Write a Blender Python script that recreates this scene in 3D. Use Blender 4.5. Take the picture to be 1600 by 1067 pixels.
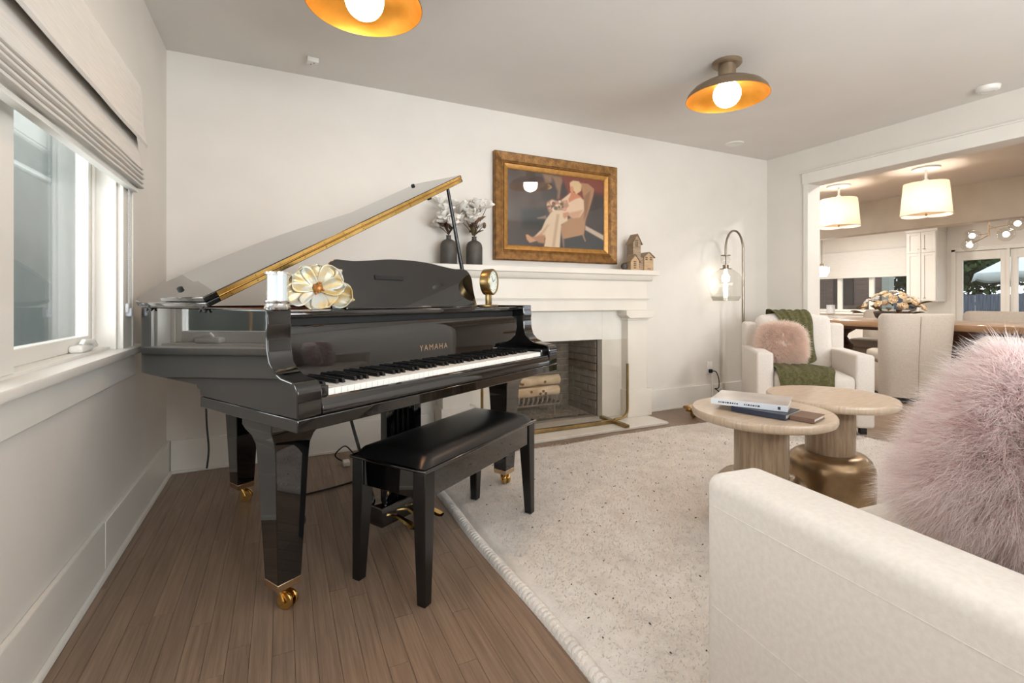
import bpy, bmesh, math, random
import numpy as np
from mathutils import Vector, Matrix
random.seed(7); np.random.seed(7)
R = math.radians; PI = math.pi
for o in list(bpy.data.objects): bpy.data.objects.remove(o)
scene = bpy.context.scene
C = scene.collection

# ------------------------------------------------------------------ camera
F_PX, HX, HY, CH, YAW = 753.0, 800.0, 468.0, 1.0, R(25.55)
cam = bpy.data.cameras.new('camera'); cam.sensor_width = 36; cam.lens = 36*F_PX/1600
cam.shift_y = -(533.5-HY)/1600; cam.clip_start = 0.02
co = bpy.data.objects.new('camera', cam); C.objects.link(co)
co.location = (0, 0, CH); co.rotation_euler = (R(90), 0, -YAW); scene.camera = co
# ------------------------------------------------------------------ world, lights, exposure
scene.view_settings.view_transform = 'Standard'; scene.view_settings.look = 'None'
scene.view_settings.gamma = 1; scene.view_settings.use_curve_mapping = False
scene.view_settings.exposure = 0.11
w = bpy.data.worlds.new('world'); scene.world = w; w.use_nodes = True
bg = w.node_tree.nodes['Background']
bg.inputs[0].default_value = (0.90, 0.93, 1.0, 1); bg.inputs[1].default_value = 2.2
def area(name, loc, rot, sx, sy, power, col):
    l = bpy.data.lights.new(name, 'AREA'); l.shape = 'RECTANGLE'; l.size = sx; l.size_y = sy
    l.energy = power; l.color = col
    o = bpy.data.objects.new(name, l); C.objects.link(o); o.location = loc; o.rotation_euler = rot
    return o
# area lamps: sky light at the side window, added fill behind the camera
area('daylight_side_window', (-1.75, 1.30, 1.35), (0, R(-100), 0), 1.8, 2.6, 125, (0.95, 0.98, 1.0))
area('rear_fill_light', (1.9, -1.62, 1.5), (R(124), 0, 0), 3.2, 1.3, 205, (0.965, 0.982, 1.0))

# ------------------------------------------------------------------ pixel helpers (direction only)
sY, cY = math.sin(YAW), math.cos(YAW)
def ray(x, y):
    u = (x-HX)/F_PX; v = -(y-HY)/F_PX
    return (sY+u*cY, cY-u*sY, v)
def atZ(x, y, Z): r = ray(x, y); t = (Z-CH)/r[2]; return Vector((r[0]*t, r[1]*t, Z))
def atY(x, y, Y): r = ray(x, y); t = Y/r[1]; return Vector((r[0]*t, Y, CH+r[2]*t))
def atX(x, y, X): r = ray(x, y); t = X/r[0]; return Vector((X, r[1]*t, CH+r[2]*t))
def to_px(x, y, z):
    d = x*sY+y*cY; l = x*cY-y*sY
    return HX+F_PX*l/d, HY-F_PX*(z-CH)/d

# ------------------------------------------------------------------ materials
def lin(c):
    return tuple(((v/255)/12.92 if v/255 <= 0.04045 else ((v/255+0.055)/1.055)**2.4) for v in c)+(1,)
class NT:
    def __init__(s, name):
        s.m = bpy.data.materials.new(name); s.m.use_nodes = True; s.t = s.m.node_tree; s.b = s.t.nodes['Principled BSDF']
        s.out = s.t.nodes['Material Output']
    def n(s, ty, **kw):
        nd = s.t.nodes.new(ty)
        for k, v in kw.items():
            if k in nd.inputs.keys(): nd.inputs[k].default_value = v
            else: setattr(nd, k, v)
        return nd
    def l(s, a, b): s.t.links.new(a, b)
    def noise(s, scale, detail=4, rough=0.55, stretch=None, coord='Object'):
        tc = s.n('ShaderNodeTexCoord'); src = tc.outputs[coord]
        if stretch:
            mp = s.n('ShaderNodeMapping'); mp.inputs['Scale'].default_value = stretch; s.l(src, mp.inputs[0]); src = mp.outputs[0]
        nz = s.n('ShaderNodeTexNoise'); nz.inputs['Scale'].default_value = scale; nz.inputs['Detail'].default_value = detail
        nz.inputs['Roughness'].default_value = rough; s.l(src, nz.inputs['Vector']); return nz
    def ramp(s, fac, stops):
        r = s.n('ShaderNodeValToRGB'); e = r.color_ramp.elements
        while len(e) < len(stops): e.new(0.5)
        for i, (p, c) in enumerate(stops): e[i].position = p; e[i].color = c
        s.l(fac, r.inputs[0]); return r
    def bump(s, h, strength=0.2, dist=0.01):
        b = s.n('ShaderNodeBump'); b.inputs['Strength'].default_value = strength; b.inputs['Distance'].default_value = dist
        s.l(h, b.inputs['Height']); s.l(b.outputs[0], s.b.inputs['Normal']); return b
def mat(name, col, rough=0.5, metal=0.0, col2=None, scale=20, stretch=None, bump=0, bscale=None, bdist=0.004, coat=0, spec=None, sheen=0, lo=0.35, hi=0.65, detail=4):
    k = NT(name); k.b.inputs['Base Color'].default_value = lin(col); k.b.inputs['Roughness'].default_value = rough
    k.b.inputs['Metallic'].default_value = metal
    if coat: k.b.inputs['Coat Weight'].default_value = coat; k.b.inputs['Coat Roughness'].default_value = 0.02
    if spec is not None: k.b.inputs['Specular IOR Level'].default_value = spec
    if sheen: k.b.inputs['Sheen Weight'].default_value = sheen; k.b.inputs['Sheen Roughness'].default_value = 0.5
    if col2 is None:
        col2 = tuple(max(0, v*0.96) for v in col)
    nz = k.noise(scale, detail, stretch=stretch); rp = k.ramp(nz.outputs['Fac'], [(lo, lin(col)), (hi, lin(col2))])
    k.l(rp.outputs[0], k.b.inputs['Base Color'])
    if bump:
        nb = k.noise(bscale or scale*6, 3, stretch=stretch); k.bump(nb.outputs['Fac'], bump, bdist)
    return k.m
def emit(name, col, strength):
    k = NT(name); k.b.inputs['Base Color'].default_value = lin(col); k.b.inputs['Emission Color'].default_value = lin(col)
    k.b.inputs['Emission Strength'].default_value = strength
    nz = k.noise(3); rp = k.ramp(nz.outputs['Fac'], [(0.3, lin(col)), (0.7, lin(tuple(v*0.99 for v in col)))]); k.l(rp.outputs[0], k.b.inputs['Emission Color'])
    return k.m
def glassy(name, tint=(255, 255, 255), f0=0.04, rough=0.0, top=0.9):
    # thin pane: transparent, reflecting more towards grazing angles (Schlick)
    k = NT(name); k.t.nodes.remove(k.b)
    tr = k.n('ShaderNodeBsdfTransparent'); tr.inputs[0].default_value = lin(tint)
    gl = k.n('ShaderNodeBsdfGlossy'); gl.inputs['Roughness'].default_value = rough
    lw = k.n('ShaderNodeLayerWeight'); lw.inputs[0].default_value = 0.5
    pw = k.n('ShaderNodeMath', operation='POWER'); pw.inputs[1].default_value = 4.0; k.l(lw.outputs['Facing'], pw.inputs[0])
    ma = k.n('ShaderNodeMath', operation='MULTIPLY_ADD'); ma.inputs[1].default_value = top-f0; ma.inputs[2].default_value = f0; k.l(pw.outputs[0], ma.inputs[0])
    mx = k.n('ShaderNodeMixShader'); k.l(ma.outputs[0], mx.inputs[0]); k.l(tr.outputs[0], mx.inputs[1]); k.l(gl.outputs[0], mx.inputs[2])
    k.l(mx.outputs[0], k.out.inputs[0]); return k.m
M = {}
M['wall'] = mat('wall_paint', (222, 217, 209), 0.6, col2=(218, 213, 205), scale=3, bump=0.04, bscale=160, bdist=0.002)
M['ceiling'] = mat('ceiling_paint', (222, 218, 213), 0.7, col2=(219, 215, 210), scale=3, bump=0.04, bscale=140, bdist=0.002)
M['trim'] = mat('trim_paint', (228, 225, 217), 0.35, col2=(225, 221, 213), scale=4)
M['mantel'] = mat('mantel_paint', (226, 220, 209), 0.4, col2=(222, 216, 205), scale=4)
M['marble'] = mat('surround_stone', (228, 225, 217), 0.25, col2=(218, 214, 206), scale=5, detail=8, lo=0.4, hi=0.8)
M['beige_wall'] = mat('beige_beam_paint', (208, 200, 187), 0.6, scale=3)
M['black_gloss'] = mat('black_polyester', (5, 5, 6), 0.03, col2=(7, 7, 8), scale=2, spec=0.65, coat=0.8)
M['black_satin'] = mat('black_satin', (16, 15, 15), 0.25, col2=(20, 19, 18), scale=10)
M['black_matte'] = mat('black_matte', (14, 14, 14), 0.7, col2=(22, 22, 22), scale=20)
M['leather'] = mat('black_leather', (13, 13, 14), 0.32, col2=(17, 17, 18), scale=30, bump=0.12, bscale=350, bdist=0.002)
M['ivory'] = mat('white_key', (238, 236, 230), 0.2, col2=(234, 231, 224), scale=8)
M['ebony'] = mat('black_key', (12, 12, 12), 0.3, col2=(16, 16, 16), scale=15)
M['brass'] = mat('polished_brass', (226, 190, 120), 0.18, 1.0, col2=(206, 168, 98), scale=12)
M['pale_brass'] = mat('pale_brass', (214, 190, 160), 0.25, 1.0, col2=(205, 178, 145), scale=12)
M['aged_brass'] = mat('aged_brass', (176, 152, 106), 0.3, 1.0, col2=(150, 126, 84), scale=12)
M['dark_bronze'] = mat('dark_bronze', (130, 118, 104), 0.35, 1.0, col2=(112, 100, 86), scale=14)
M['nickel'] = mat('brushed_nickel', (150, 140, 126), 0.3, 1.0, col2=(138, 128, 114), scale=14)
M['silver'] = mat('silver', (225, 225, 225), 0.18, 1.0, col2=(205, 205, 205), scale=14)
M['white_paper'] = mat('white_candle', (214, 217, 221), 0.5, col2=(228, 230, 233), scale=8)
M['red_wood'] = mat('inner_rim_wood', (150, 78, 34), 0.35, col2=(118, 56, 22), scale=8, stretch=(1, 1, 8))
M['gold_plate'] = mat('iron_plate_gold', (176, 132, 60), 0.4, 0.8, col2=(150, 108, 46), scale=10)
M['shade_fabric'] = mat('roman_shade_linen', (220, 217, 211), 0.85, col2=(210, 206, 199), scale=60, stretch=(1, 0.15, 4), bump=0.25, bscale=300, bdist=0.002)
M['sofa'] = mat('ivory_linen', (227, 220, 212), 0.9, col2=(220, 212, 203), scale=90, bump=0.25, bscale=700, bdist=0.002, sheen=0.2)
M['sofa_seam'] = mat('ivory_seam', (226, 217, 209), 0.9, scale=90)
M['dining_fabric'] = mat('oatmeal_linen', (206, 197, 186), 0.9, col2=(197, 187, 175), scale=80, bump=0.2, bscale=600, bdist=0.002)
M['table_wood'] = mat('pale_ash_wood', (208, 188, 165), 0.3, col2=(188, 166, 142), scale=14, stretch=(1, 9, 1), coat=0.2)
M['table_col'] = mat('limed_wood', (172, 150, 124), 0.32, col2=(140, 118, 96), scale=12, stretch=(6, 6, 0.6), coat=0.25)
M['table_bulb'] = mat('champagne_metal', (168, 142, 110), 0.3, 0.85, col2=(140, 116, 88), scale=9)
M['oak_table'] = mat('dining_wood', (172, 138, 106), 0.3, col2=(146, 112, 82), scale=8, stretch=(1, 0.15, 1), coat=0.3)
M['dark_wood'] = mat('dark_turned_wood', (96, 62, 42), 0.35, col2=(70, 44, 30), scale=8)
M['hinge_dark'] = mat('hinge_black', (24, 24, 24), 0.4, scale=10)
M['green_knit'] = mat('green_knit', (106, 103, 66), 0.95, col2=(78, 76, 44), scale=60, stretch=(1, 1, 1), bump=0.8, bscale=160, bdist=0.006)
M['vase'] = mat('charcoal_stoneware', (84, 80, 74), 0.6, col2=(66, 62, 57), scale=10)
M['petal_white'] = mat('white_petal', (236, 233, 227), 0.7, col2=(222, 217, 208), scale=30)
M['petal_peach'] = mat('peach_petal', (255, 236, 206), 0.7, col2=(248, 218, 172), scale=30)
M['leaf_dark'] = mat('magnolia_leaf', (74, 76, 50), 0.45, col2=(104, 78, 52), scale=14)
M['leaf_brown'] = mat('magnolia_leaf_back', (120, 92, 68), 0.6, col2=(96, 72, 52), scale=14)
M['stem'] = mat('brown_stem', (78, 62, 46), 0.7, scale=14)
M['metal_petal'] = mat('gilded_petal', (200, 172, 112), 0.4, 0.35, col2=(190, 198, 192), scale=22, lo=0.42, hi=0.66, bump=0.4, bscale=60, bdist=0.004)
M['metal_petal_w'] = mat('silvered_petal', (196, 197, 192), 0.4, 0.3, col2=(212, 186, 130), scale=20, lo=0.42, hi=0.64, bump=0.4, bscale=60, bdist=0.004)
M['gold_center'] = mat('gold_center', (176, 120, 60), 0.4, 0.6, col2=(140, 92, 44), scale=40, bump=0.6, bscale=120)
M['frame_gold'] = mat('antique_gold_frame', (150, 108, 56), 0.42, 0.45, col2=(104, 70, 34), scale=22, detail=8, bump=0.7, bscale=70, bdist=0.006)
M['frame_liner'] = mat('gold_liner', (178, 132, 70), 0.4, 0.5, col2=(160, 114, 56), scale=30)
M['house_wood'] = mat('weathered_wood', (168, 148, 124), 0.7, col2=(140, 120, 98), scale=16, stretch=(1, 1, 5))
M['house_wood_l'] = mat('pale_wood', (196, 168, 134), 0.7, col2=(176, 148, 114), scale=16, stretch=(1, 1, 5))
M['dark_hole'] = mat('dark_opening', (38, 26, 18), 0.8, scale=10)
M['clock_face'] = mat('clock_face', (222, 228, 220), 0.3, col2=(150, 178, 164), scale=18, lo=0.5, hi=0.75)
M['brick'] = mat('firebrick', (150, 138, 124), 0.85, col2=(112, 102, 92), scale=9, bump=0.4, bscale=60)
M['mortar'] = mat('firebox_mortar', (170, 160, 146), 0.9, scale=12)
M['ash'] = mat('ash_gravel', (150, 138, 122), 0.95, col2=(96, 88, 80), scale=60, bump=0.8, bscale=120)
M['birch'] = mat('birch_bark', (222, 204, 178), 0.8, col2=(190, 164, 132), scale=6, stretch=(1, 6, 1), bump=0.3)
M['knot'] = mat('birch_knot', (120, 88, 58), 0.8, scale=12)
M['log_end'] = mat('log_end', (206, 176, 136), 0.8, scale=12)
M['iron'] = mat('grate_iron', (150, 140, 128), 0.6, 0.2, scale=12)
M['plastic_white'] = mat('white_plastic', (232, 230, 224), 0.35, scale=8)
M['clear_plastic'] = mat('grey_plastic', (200, 204, 208), 0.3, scale=8)
M['book_white'] = mat('book_cover_pale', (196, 190, 184), 0.28, col2=(168, 158, 150), scale=6)
M['book_spine'] = mat('book_spine_white', (224, 230, 238), 0.3, scale=6)
M['book_navy'] = mat('book_navy', (34, 40, 62), 0.35, scale=6)
M['book_brown'] = mat('book_brown', (120, 92, 76), 0.5, scale=6)
M['pages'] = mat('book_pages', (226, 220, 208), 0.8, scale=120, stretch=(1, 1, 30))
M['ink'] = mat('print_ink', (60, 60, 66), 0.6, scale=6)
M['gold_leaf'] = mat('gold_ornament', (176, 136, 74), 0.35, 0.7, col2=(130, 94, 44), scale=20, bump=0.5, bscale=60)
M['cream_orn'] = mat('cream_ornament', (226, 206, 168), 0.5, scale=16)
M['bulb'] = emit('bulb_glow', (255, 241, 226), 34)
M['bulb_small'] = emit('bulb_glow_small', (255, 244, 232), 11)
M['bulb_drop'] = emit('bulb_glow_drop', (255, 248, 238), 5)
M['bulb_far'] = emit('bulb_glow_far', (255, 247, 236), 30)
M['bulb_pendant'] = emit('bulb_glow_pendant', (255, 240, 226), 60)
M['fill_light'] = emit('fill_light_glow', (255, 250, 244), 700)  # glow of the fill lamps added in the ceilings
M['glass'] = glassy('clear_glass', (250, 252, 252), 0.04)
M['pane'] = glassy('window_glass', (244, 245, 245), 0.04)
M['screen_glass'] = glassy('screen_glass', (250, 249, 247), 0.03)
M['lamp_glass'] = glassy('lamp_glass', (246, 246, 244), 0.03, 0.0, 0.5)
k = NT('lamp_shade_linen')   # pendant shade: translucent fabric lit from inside
k.b.inputs['Base Color'].default_value = lin((246, 232, 210)); k.b.inputs['Roughness'].default_value = 0.9
tl = k.n('ShaderNodeBsdfTranslucent'); tl.inputs[0].default_value = lin((250, 236, 212)); mx = k.n('ShaderNodeMixShader'); mx.inputs[0].default_value = 0.22
nz = k.noise(90); k.bump(nz.outputs['Fac'], 0.1, 0.002)
k.l(k.b.outputs[0], mx.inputs[1]); k.l(tl.outputs[0], mx.inputs[2]); k.l(mx.outputs[0], k.out.inputs[0]); M['pendant_shade'] = k.m
# brass lamp bowl, dull outside
M['bowl_in'] = mat('bowl_gold_inside', (226, 164, 70), 0.32, 0.9, col2=(206, 142, 52), scale=6)
M['bowl_out'] = mat('bowl_bronze_outside', (150, 132, 110), 0.4, 0.7, col2=(134, 116, 95), scale=8)
# floor boards
k = NT('grey_brown_oak')
oi = k.n('ShaderNodeObjectInfo'); ge = k.n('ShaderNodeNewGeometry'); ad = k.n('ShaderNodeMath', operation='ADD'); fr = k.n('ShaderNodeMath', operation='FRACT')
k.l(oi.outputs['Random'], ad.inputs[0]); k.l(ge.outputs['Random Per Island'], ad.inputs[1]); k.l(ad.outputs[0], fr.inputs[0])
geo = k.n('ShaderNodeNewGeometry'); mp = k.n('ShaderNodeMapping'); mp.inputs['Scale'].default_value = (60, 2.2, 1); k.l(geo.outputs['Position'], mp.inputs[0])
cb = k.n('ShaderNodeCombineXYZ'); ml = k.n('ShaderNodeMath', operation='MULTIPLY'); ml.inputs[1].default_value = 30; k.l(fr.outputs[0], ml.inputs[0]); k.l(ml.outputs[0], cb.inputs[2]); k.l(ml.outputs[0], cb.inputs[1])
va = k.n('ShaderNodeVectorMath', operation='ADD'); k.l(mp.outputs[0], va.inputs[0]); k.l(cb.outputs[0], va.inputs[1])
gz = k.n('ShaderNodeTexNoise'); gz.inputs['Scale'].default_value = 1.6; gz.inputs['Detail'].default_value = 6; gz.inputs['Roughness'].default_value = 0.65; k.l(va.outputs[0], gz.inputs['Vector'])
r1 = k.ramp(gz.outputs['Fac'], [(0.3, lin((128, 108, 92))), (0.7, lin((166, 143, 124)))])
r2 = k.ramp(fr.outputs[0], [(0.0, lin((228, 222, 217))), (0.5, lin((234, 228, 222))), (1.0, lin((244, 238, 231)))])
mxc = k.n('ShaderNodeMix', data_type='RGBA', blend_type='MULTIPLY'); mxc.inputs[0].default_value = 1
k.l(r1.outputs[0], mxc.inputs[6]); k.l(r2.outputs[0], mxc.inputs[7]); k.l(mxc.outputs[2], k.b.inputs['Base Color'])
k.b.inputs['Roughness'].default_value = 0.36; k.bump(gz.outputs['Fac'], 0.08, 0.003); M['plank'] = k.m
M['floor_base'] = mat('subfloor_dark', (104, 86, 72), 0.6, scale=6)
# rug
k = NT('cream_wool')
n1 = k.noise(9, 6, 0.7); r1 = k.ramp(n1.outputs['Fac'], [(0.3, lin((214, 207, 201))), (0.5, lin((229, 223, 216))), (0.72, lin((238, 233, 228)))])
tc = k.n('ShaderNodeTexCoord'); vo = k.n('ShaderNodeTexVoronoi'); vo.inputs['Scale'].default_value = 11; k.l(tc.outputs['Object'], vo.inputs['Vector'])
n2 = k.noise(2.2, 2); sub = k.n('ShaderNodeMath', operation='MULTIPLY_ADD'); sub.inputs[1].default_value = -0.22; k.l(n2.outputs['Fac'], sub.inputs[0]); k.l(vo.outputs['Distance'], sub.inputs[2])
r2 = k.ramp(sub.outputs[0], [(0.0, lin((190, 182, 176))), (0.02, lin((255, 255, 255)))])
mxc = k.n('ShaderNodeMix', data_type='RGBA', blend_type='MULTIPLY'); mxc.inputs[0].default_value = 1
k.l(r1.outputs[0], k.b.inputs['Base Color'])
k.b.inputs['Roughness'].default_value = 0.98; n3 = k.noise(130, 3); k.bump(n3.outputs['Fac'], 0.7, 0.006); M['rug'] = k.m
def attr_mat(name, rough, attr='col', spec=0.5, coat=0):
    k = NT(name); a = k.n('ShaderNodeAttribute', attribute_name=attr); k.l(a.outputs['Color'], k.b.inputs['Base Color'])
    k.b.inputs['Roughness'].default_value = rough; k.b.inputs['Specular IOR Level'].default_value = spec
    if coat: k.b.inputs['Coat Weight'].default_value = coat
    return k.m
k = NT('fur_strands'); a_ = k.n('ShaderNodeAttribute', attribute_name='col'); k.l(a_.outputs['Color'], k.b.inputs['Base Color']); k.b.inputs['Roughness'].default_value = 0.8; k.b.inputs['Specular IOR Level'].default_value = 0.15
tl = k.n('ShaderNodeBsdfTranslucent'); k.l(a_.outputs['Color'], tl.inputs[0]); mx = k.n('ShaderNodeMixShader'); mx.inputs[0].default_value = 0.6
k.l(k.b.outputs[0], mx.inputs[1]); k.l(tl.outputs[0], mx.inputs[2]); k.l(mx.outputs[0], k.out.inputs[0]); M['fur'] = k.m
M['print'] = attr_mat('photo_print', 0.5)
# outdoors
M['foliage'] = mat('oak_foliage', (70, 96, 52), 0.8, col2=(40, 60, 34), scale=3, lo=0.4, hi=0.6)
M['fence'] = mat('weathered_fence', (120, 132, 146), 0.9, col2=(88, 98, 112), scale=6, stretch=(4, 4, 0.4))
M['canvas'] = mat('umbrella_canvas', (214, 230, 232), 0.85, scale=10)
M['stucco'] = mat('neighbour_stucco', (150, 154, 143), 0.9, col2=(138, 142, 133), scale=4, bump=0.2)
M['stucco2'] = mat('neighbour_trim', (158, 168, 160), 0.8, scale=4)
M['brown_wall'] = mat('brown_neighbour_wall', (112, 94, 84), 0.9, col2=(92, 78, 72), scale=3, stretch=(1, 1, 8))
M['ground'] = mat('ground', (120, 116, 104), 0.9, scale=2)

# ------------------------------------------------------------------ mesh helpers
def link(name, me, m, parent=None):
    o = bpy.data.objects.new(name, me); C.objects.link(o)
    if m is not None: me.materials.clear(); me.materials.append(m if not isinstance(m, str) else M[m])
    if parent is not None: o.parent = parent
    return o
def tag(o, label, cat, group=None, kind=None):
    if label: o['label'] = label
    if cat: o['category'] = cat
    if group: o['group'] = group
    if kind: o['kind'] = kind
    return o
def thing(name, label, cat, loc=(0, 0, 0), rz=0, group=None):
    o = bpy.data.objects.new(name, None); C.objects.link(o); o.empty_display_size = 0.1
    o.location = loc; o.rotation_euler = (0, 0, rz); return tag(o, label, cat, group)
class B:
    """collects geometry for one mesh object"""
    def __init__(s): s.v = []; s.f = []; s.sm = []
    def add(s, v, f, smooth=False):
        n = len(s.v); s.v += [tuple(p) for p in v]; s.f += [tuple(i+n for i in q) for q in f]; s.sm += [smooth]*len(f); return s
    def box(s, x0, x1, y0, y1, z0, z1):
        v = [(x, y, z) for z in (z0, z1) for y in (y0, y1) for x in (x0, x1)]
        return s.add(v, [(0, 2, 3, 1), (4, 5, 7, 6), (0, 1, 5, 4), (2, 6, 7, 3), (0, 4, 6, 2), (1, 3, 7, 5)])
    def rbox(s, x0, x1, y0, y1, z0, z1, r, seg=3, smooth=True):
        bm = bmesh.new(); bmesh.ops.create_cube(bm, size=1)
        for v in bm.verts: v.co = Vector(((x0+x1)/2+v.co.x*(x1-x0), (y0+y1)/2+v.co.y*(y1-y0), (z0+z1)/2+v.co.z*(z1-z0)))
        r = min(r, 0.49*min(x1-x0, y1-y0, z1-z0))
        bmesh.ops.bevel(bm, geom=list(bm.edges), offset=r, segments=seg, profile=0.5, affect='EDGES')
        return s.bm(bm, smooth)
    def bm(s, bm, smooth=True):
        bm.verts.index_update(); v = [tuple(p.co) for p in bm.verts]; f = [[q.index for q in fc.verts] for fc in bm.faces]; bm.free(); return s.add(v, f, smooth)
    def lathe(s, prof, n=32, c=(0, 0, 0), smooth=True, cap=True):
        v = []; f = []
        for r, z in prof:
            for i in range(n):
                a = 2*PI*i/n; v.append((c[0]+r*math.cos(a), c[1]+r*math.sin(a), c[2]+z))
        for j in range(len(prof)-1):
            for i in range(n):
                f.append((j*n+i, j*n+(i+1) % n, (j+1)*n+(i+1) % n, (j+1)*n+i))
        s.add(v, f, smooth)
        if cap:
            if prof[0][0] > 1e-4: s.add(v[:n], [tuple(range(n))[::-1]])
            if prof[-1][0] > 1e-4: s.add(v[-n:], [tuple(range(n))])
        return s
    def tube(s, path, r, n=8, closed=False, cap=True):
        P = [Vector(p) for p in path]; m = len(P); rr = r if hasattr(r, '__len__') else [r]*m
        v = []; up = None
        for i in range(m):
            a = P[(i-1) % m] if (i > 0 or closed) else P[i]; b = P[(i+1) % m] if (i < m-1 or closed) else P[i]
            t = (b-a).normalized()
            if up is None: up = t.orthogonal().normalized()
            up = (up-t*up.dot(t)); up = up.normalized() if up.length > 1e-6 else t.orthogonal().normalized()
            w2 = t.cross(up)
            for q in range(n):
                an = 2*PI*q/n; v.append(P[i]+(up*math.cos(an)+w2*math.sin(an))*rr[i])
        f = []
        for i in range(m if closed else m-1):
            for q in range(n):
                i2 = (i+1) % m; f.append((i*n+q, i*n+(q+1) % n, i2*n+(q+1) % n, i2*n+q))
        s.add(v, f, True)
        if cap and not closed:
            s.add(v[:n], [tuple(range(n))[::-1]]); s.add(v[-n:], [tuple(range(n))])
        return s
    def prism(s, poly, a, b, axis='z', smooth=False):
        """poly 2-D outline (counter-clockwise) extruded along axis from a to b"""
        def P(u, v, t): return {'z': (u, v, t), 'x': (t, u, v), 'y': (u, t, v)}[axis]
        n = len(poly); v = [P(u, q, a) for u, q in poly]+[P(u, q, b) for u, q in poly]
        s.add(v, [tuple(range(n))[::-1], tuple(range(n, 2*n))]+[(i, (i+1) % n, n+(i+1) % n, n+i) for i in range(n)])
        if smooth: s.sm[-n:] = [True]*n
        return s
    def sphere(s, c, r, nu=16, nv=10, sc=(1, 1, 1)):
        prof = [(math.sin(PI*j/nv)*r, -math.cos(PI*j/nv)*r) for j in range(nv+1)]
        v = []; f = []
        for q, z in prof:
            for i in range(nu):
                a = 2*PI*i/nu; v.append((c[0]+q*math.cos(a)*sc[0], c[1]+q*math.sin(a)*sc[1], c[2]+z*sc[2]))
        for j in range(nv):
            for i in range(nu): f.append((j*nu+i, j*nu+(i+1) % nu, (j+1)*nu+(i+1) % nu, (j+1)*nu+i))
        return s.add(v, f, True)
    def grid(s, P, smooth=True, closed_u=False):
        """P[i][j] points"""
        nu, nv = len(P), len(P[0]); v = [p for row in P for p in row]; f = []
        for i in range(nu if closed_u else nu-1):
            for j in range(nv-1): i2 = (i+1) % nu; f.append((i*nv+j, i2*nv+j, i2*nv+j+1, i*nv+j+1))
        return s.add(v, f, smooth)
    def xf(s, mtx, start=0):
        s.v[start:] = [tuple(mtx @ Vector(p)) for p in s.v[start:]]; return s
    def mesh(s, name):
        me = bpy.data.meshes.new(name); me.from_pydata(s.v, [], s.f); me.polygons.foreach_set('use_smooth', s.sm)
        bm = bmesh.new(); bm.from_mesh(me)
        bmesh.ops.recalc_face_normals(bm, faces=bm.faces); bm.to_mesh(me); bm.free(); me.set_sharp_from_angle(angle=R(42)); me.update(); return me
    def build(s, name, m, parent=None, bevel=0):
        o = link(name, s.mesh(name), m, parent)
        if bevel:
            b = o.modifiers.new('bevel', 'BEVEL'); b.width = bevel; b.segments = 2; b.limit_method = 'ANGLE'; b.angle_limit = R(40)
        return o
def soft_edges(o, width, keep):
    """bevel the sharp edges for which keep(mid point) holds"""
    me = o.data; bm = bmesh.new(); bm.from_mesh(me); bmesh.ops.remove_doubles(bm, verts=bm.verts, dist=1e-5); bm.to_mesh(me); me.set_sharp_from_angle(angle=R(42))
    wts = [1.0 if (len(e.link_faces) == 2 and e.calc_face_angle(0) > R(35) and keep((e.verts[0].co+e.verts[1].co)/2)) else 0.0 for e in bm.edges]; bm.free()
    a = me.attributes.new('bevel_weight_edge', 'FLOAT', 'EDGE'); a.data.foreach_set('value', wts)
    b = o.modifiers.new('bevel', 'BEVEL'); b.width = width; b.segments = 2; b.limit_method = 'WEIGHT'
def box(name, m, parent, *d, bevel=0): return B().box(*d).build(name, m, parent, bevel)
def struct(o): o['kind'] = 'structure'; return o
def copy_tree(o, parent=None):
    c = o.copy(); C.objects.link(c); c.parent = parent
    for ch in list(o.children): copy_tree(ch, c)
    return c

# ================================================================== ROOM SHELL
LX, BY, RX, RX2, ZC, RY = -0.597, 3.354, 4.524, 4.695, 2.434, -1.3
KX, KY0, KY1 = 11.0, -1.3, 7.6
OY0, OY1, OZ = 1.22, 2.92, 2.10          # wide opening to the dining room
WY0, WY1, WZ0, WZ1 = 0.45, 2.434, 0.80, 1.84   # side window
# floor with boards
floor = struct(box('floor', 'floor_base', None, LX-0.2, KX+0.2, RY-0.2, KY1+0.2, -0.12, -0.012))
PW = 0.0573
plank_me = B().box(0.0005, PW-0.0005, 0, 1, -0.012, 0).mesh('plank')
plank_me.materials.append(M['plank'])
RUG = (0.72, 3.78, -0.75, 2.83)
cands = []
i = 0; x = LX
while x < KX:
    y = RY - random.random()*0.8
    while y < KY1:
        L = random.uniform(0.45, 1.25); y0, y1 = max(y, RY), min(y+L, KY1); y += L
        if y1-y0 < 0.02: continue
        if x > RUG[0]+0.05 and x+PW < RUG[1]-0.1 and y0 > RUG[2]+0.05 and y1 < RUG[3]-0.05: continue
        if x < RX and y0 > BY: continue
        if x < RX: y1 = min(y1, BY)
        cy = (y0+y1)/2; d = x*sY+cy*cY
        px, py = to_px(x, cy, 0) if d > 0.2 else (-9, 9999)
        vis = d > 0.2 and -60 < px < 1660 and py < 1350 and x < 5.2
        cands.append((0 if vis else 1, d, x, y0, y1))
    x += PW
cands.sort()
rest = B()
for n, (v, d, x, y0, y1) in enumerate(cands):
    x1 = min(PW, KX-x)
    if n < 300 and v == 0:
        o = bpy.data.objects.new('plank', plank_me); C.objects.link(o); o.parent = floor
        o.location = (x, y0+0.0005, 0); o.scale = (1, y1-y0-0.001, 1)
    else: rest.box(x+0.0006, x+PW-0.0006, y0+0.0005, y1-0.0005, -0.012, 0)
o = rest.build('far_planks', 'plank', floor); o['kind'] = 'stuff'

ceiling = struct(box('ceiling', 'ceiling', None, LX-0.2, KX+0.2, RY-0.2, KY1+0.2, ZC, ZC+0.12))
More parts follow.
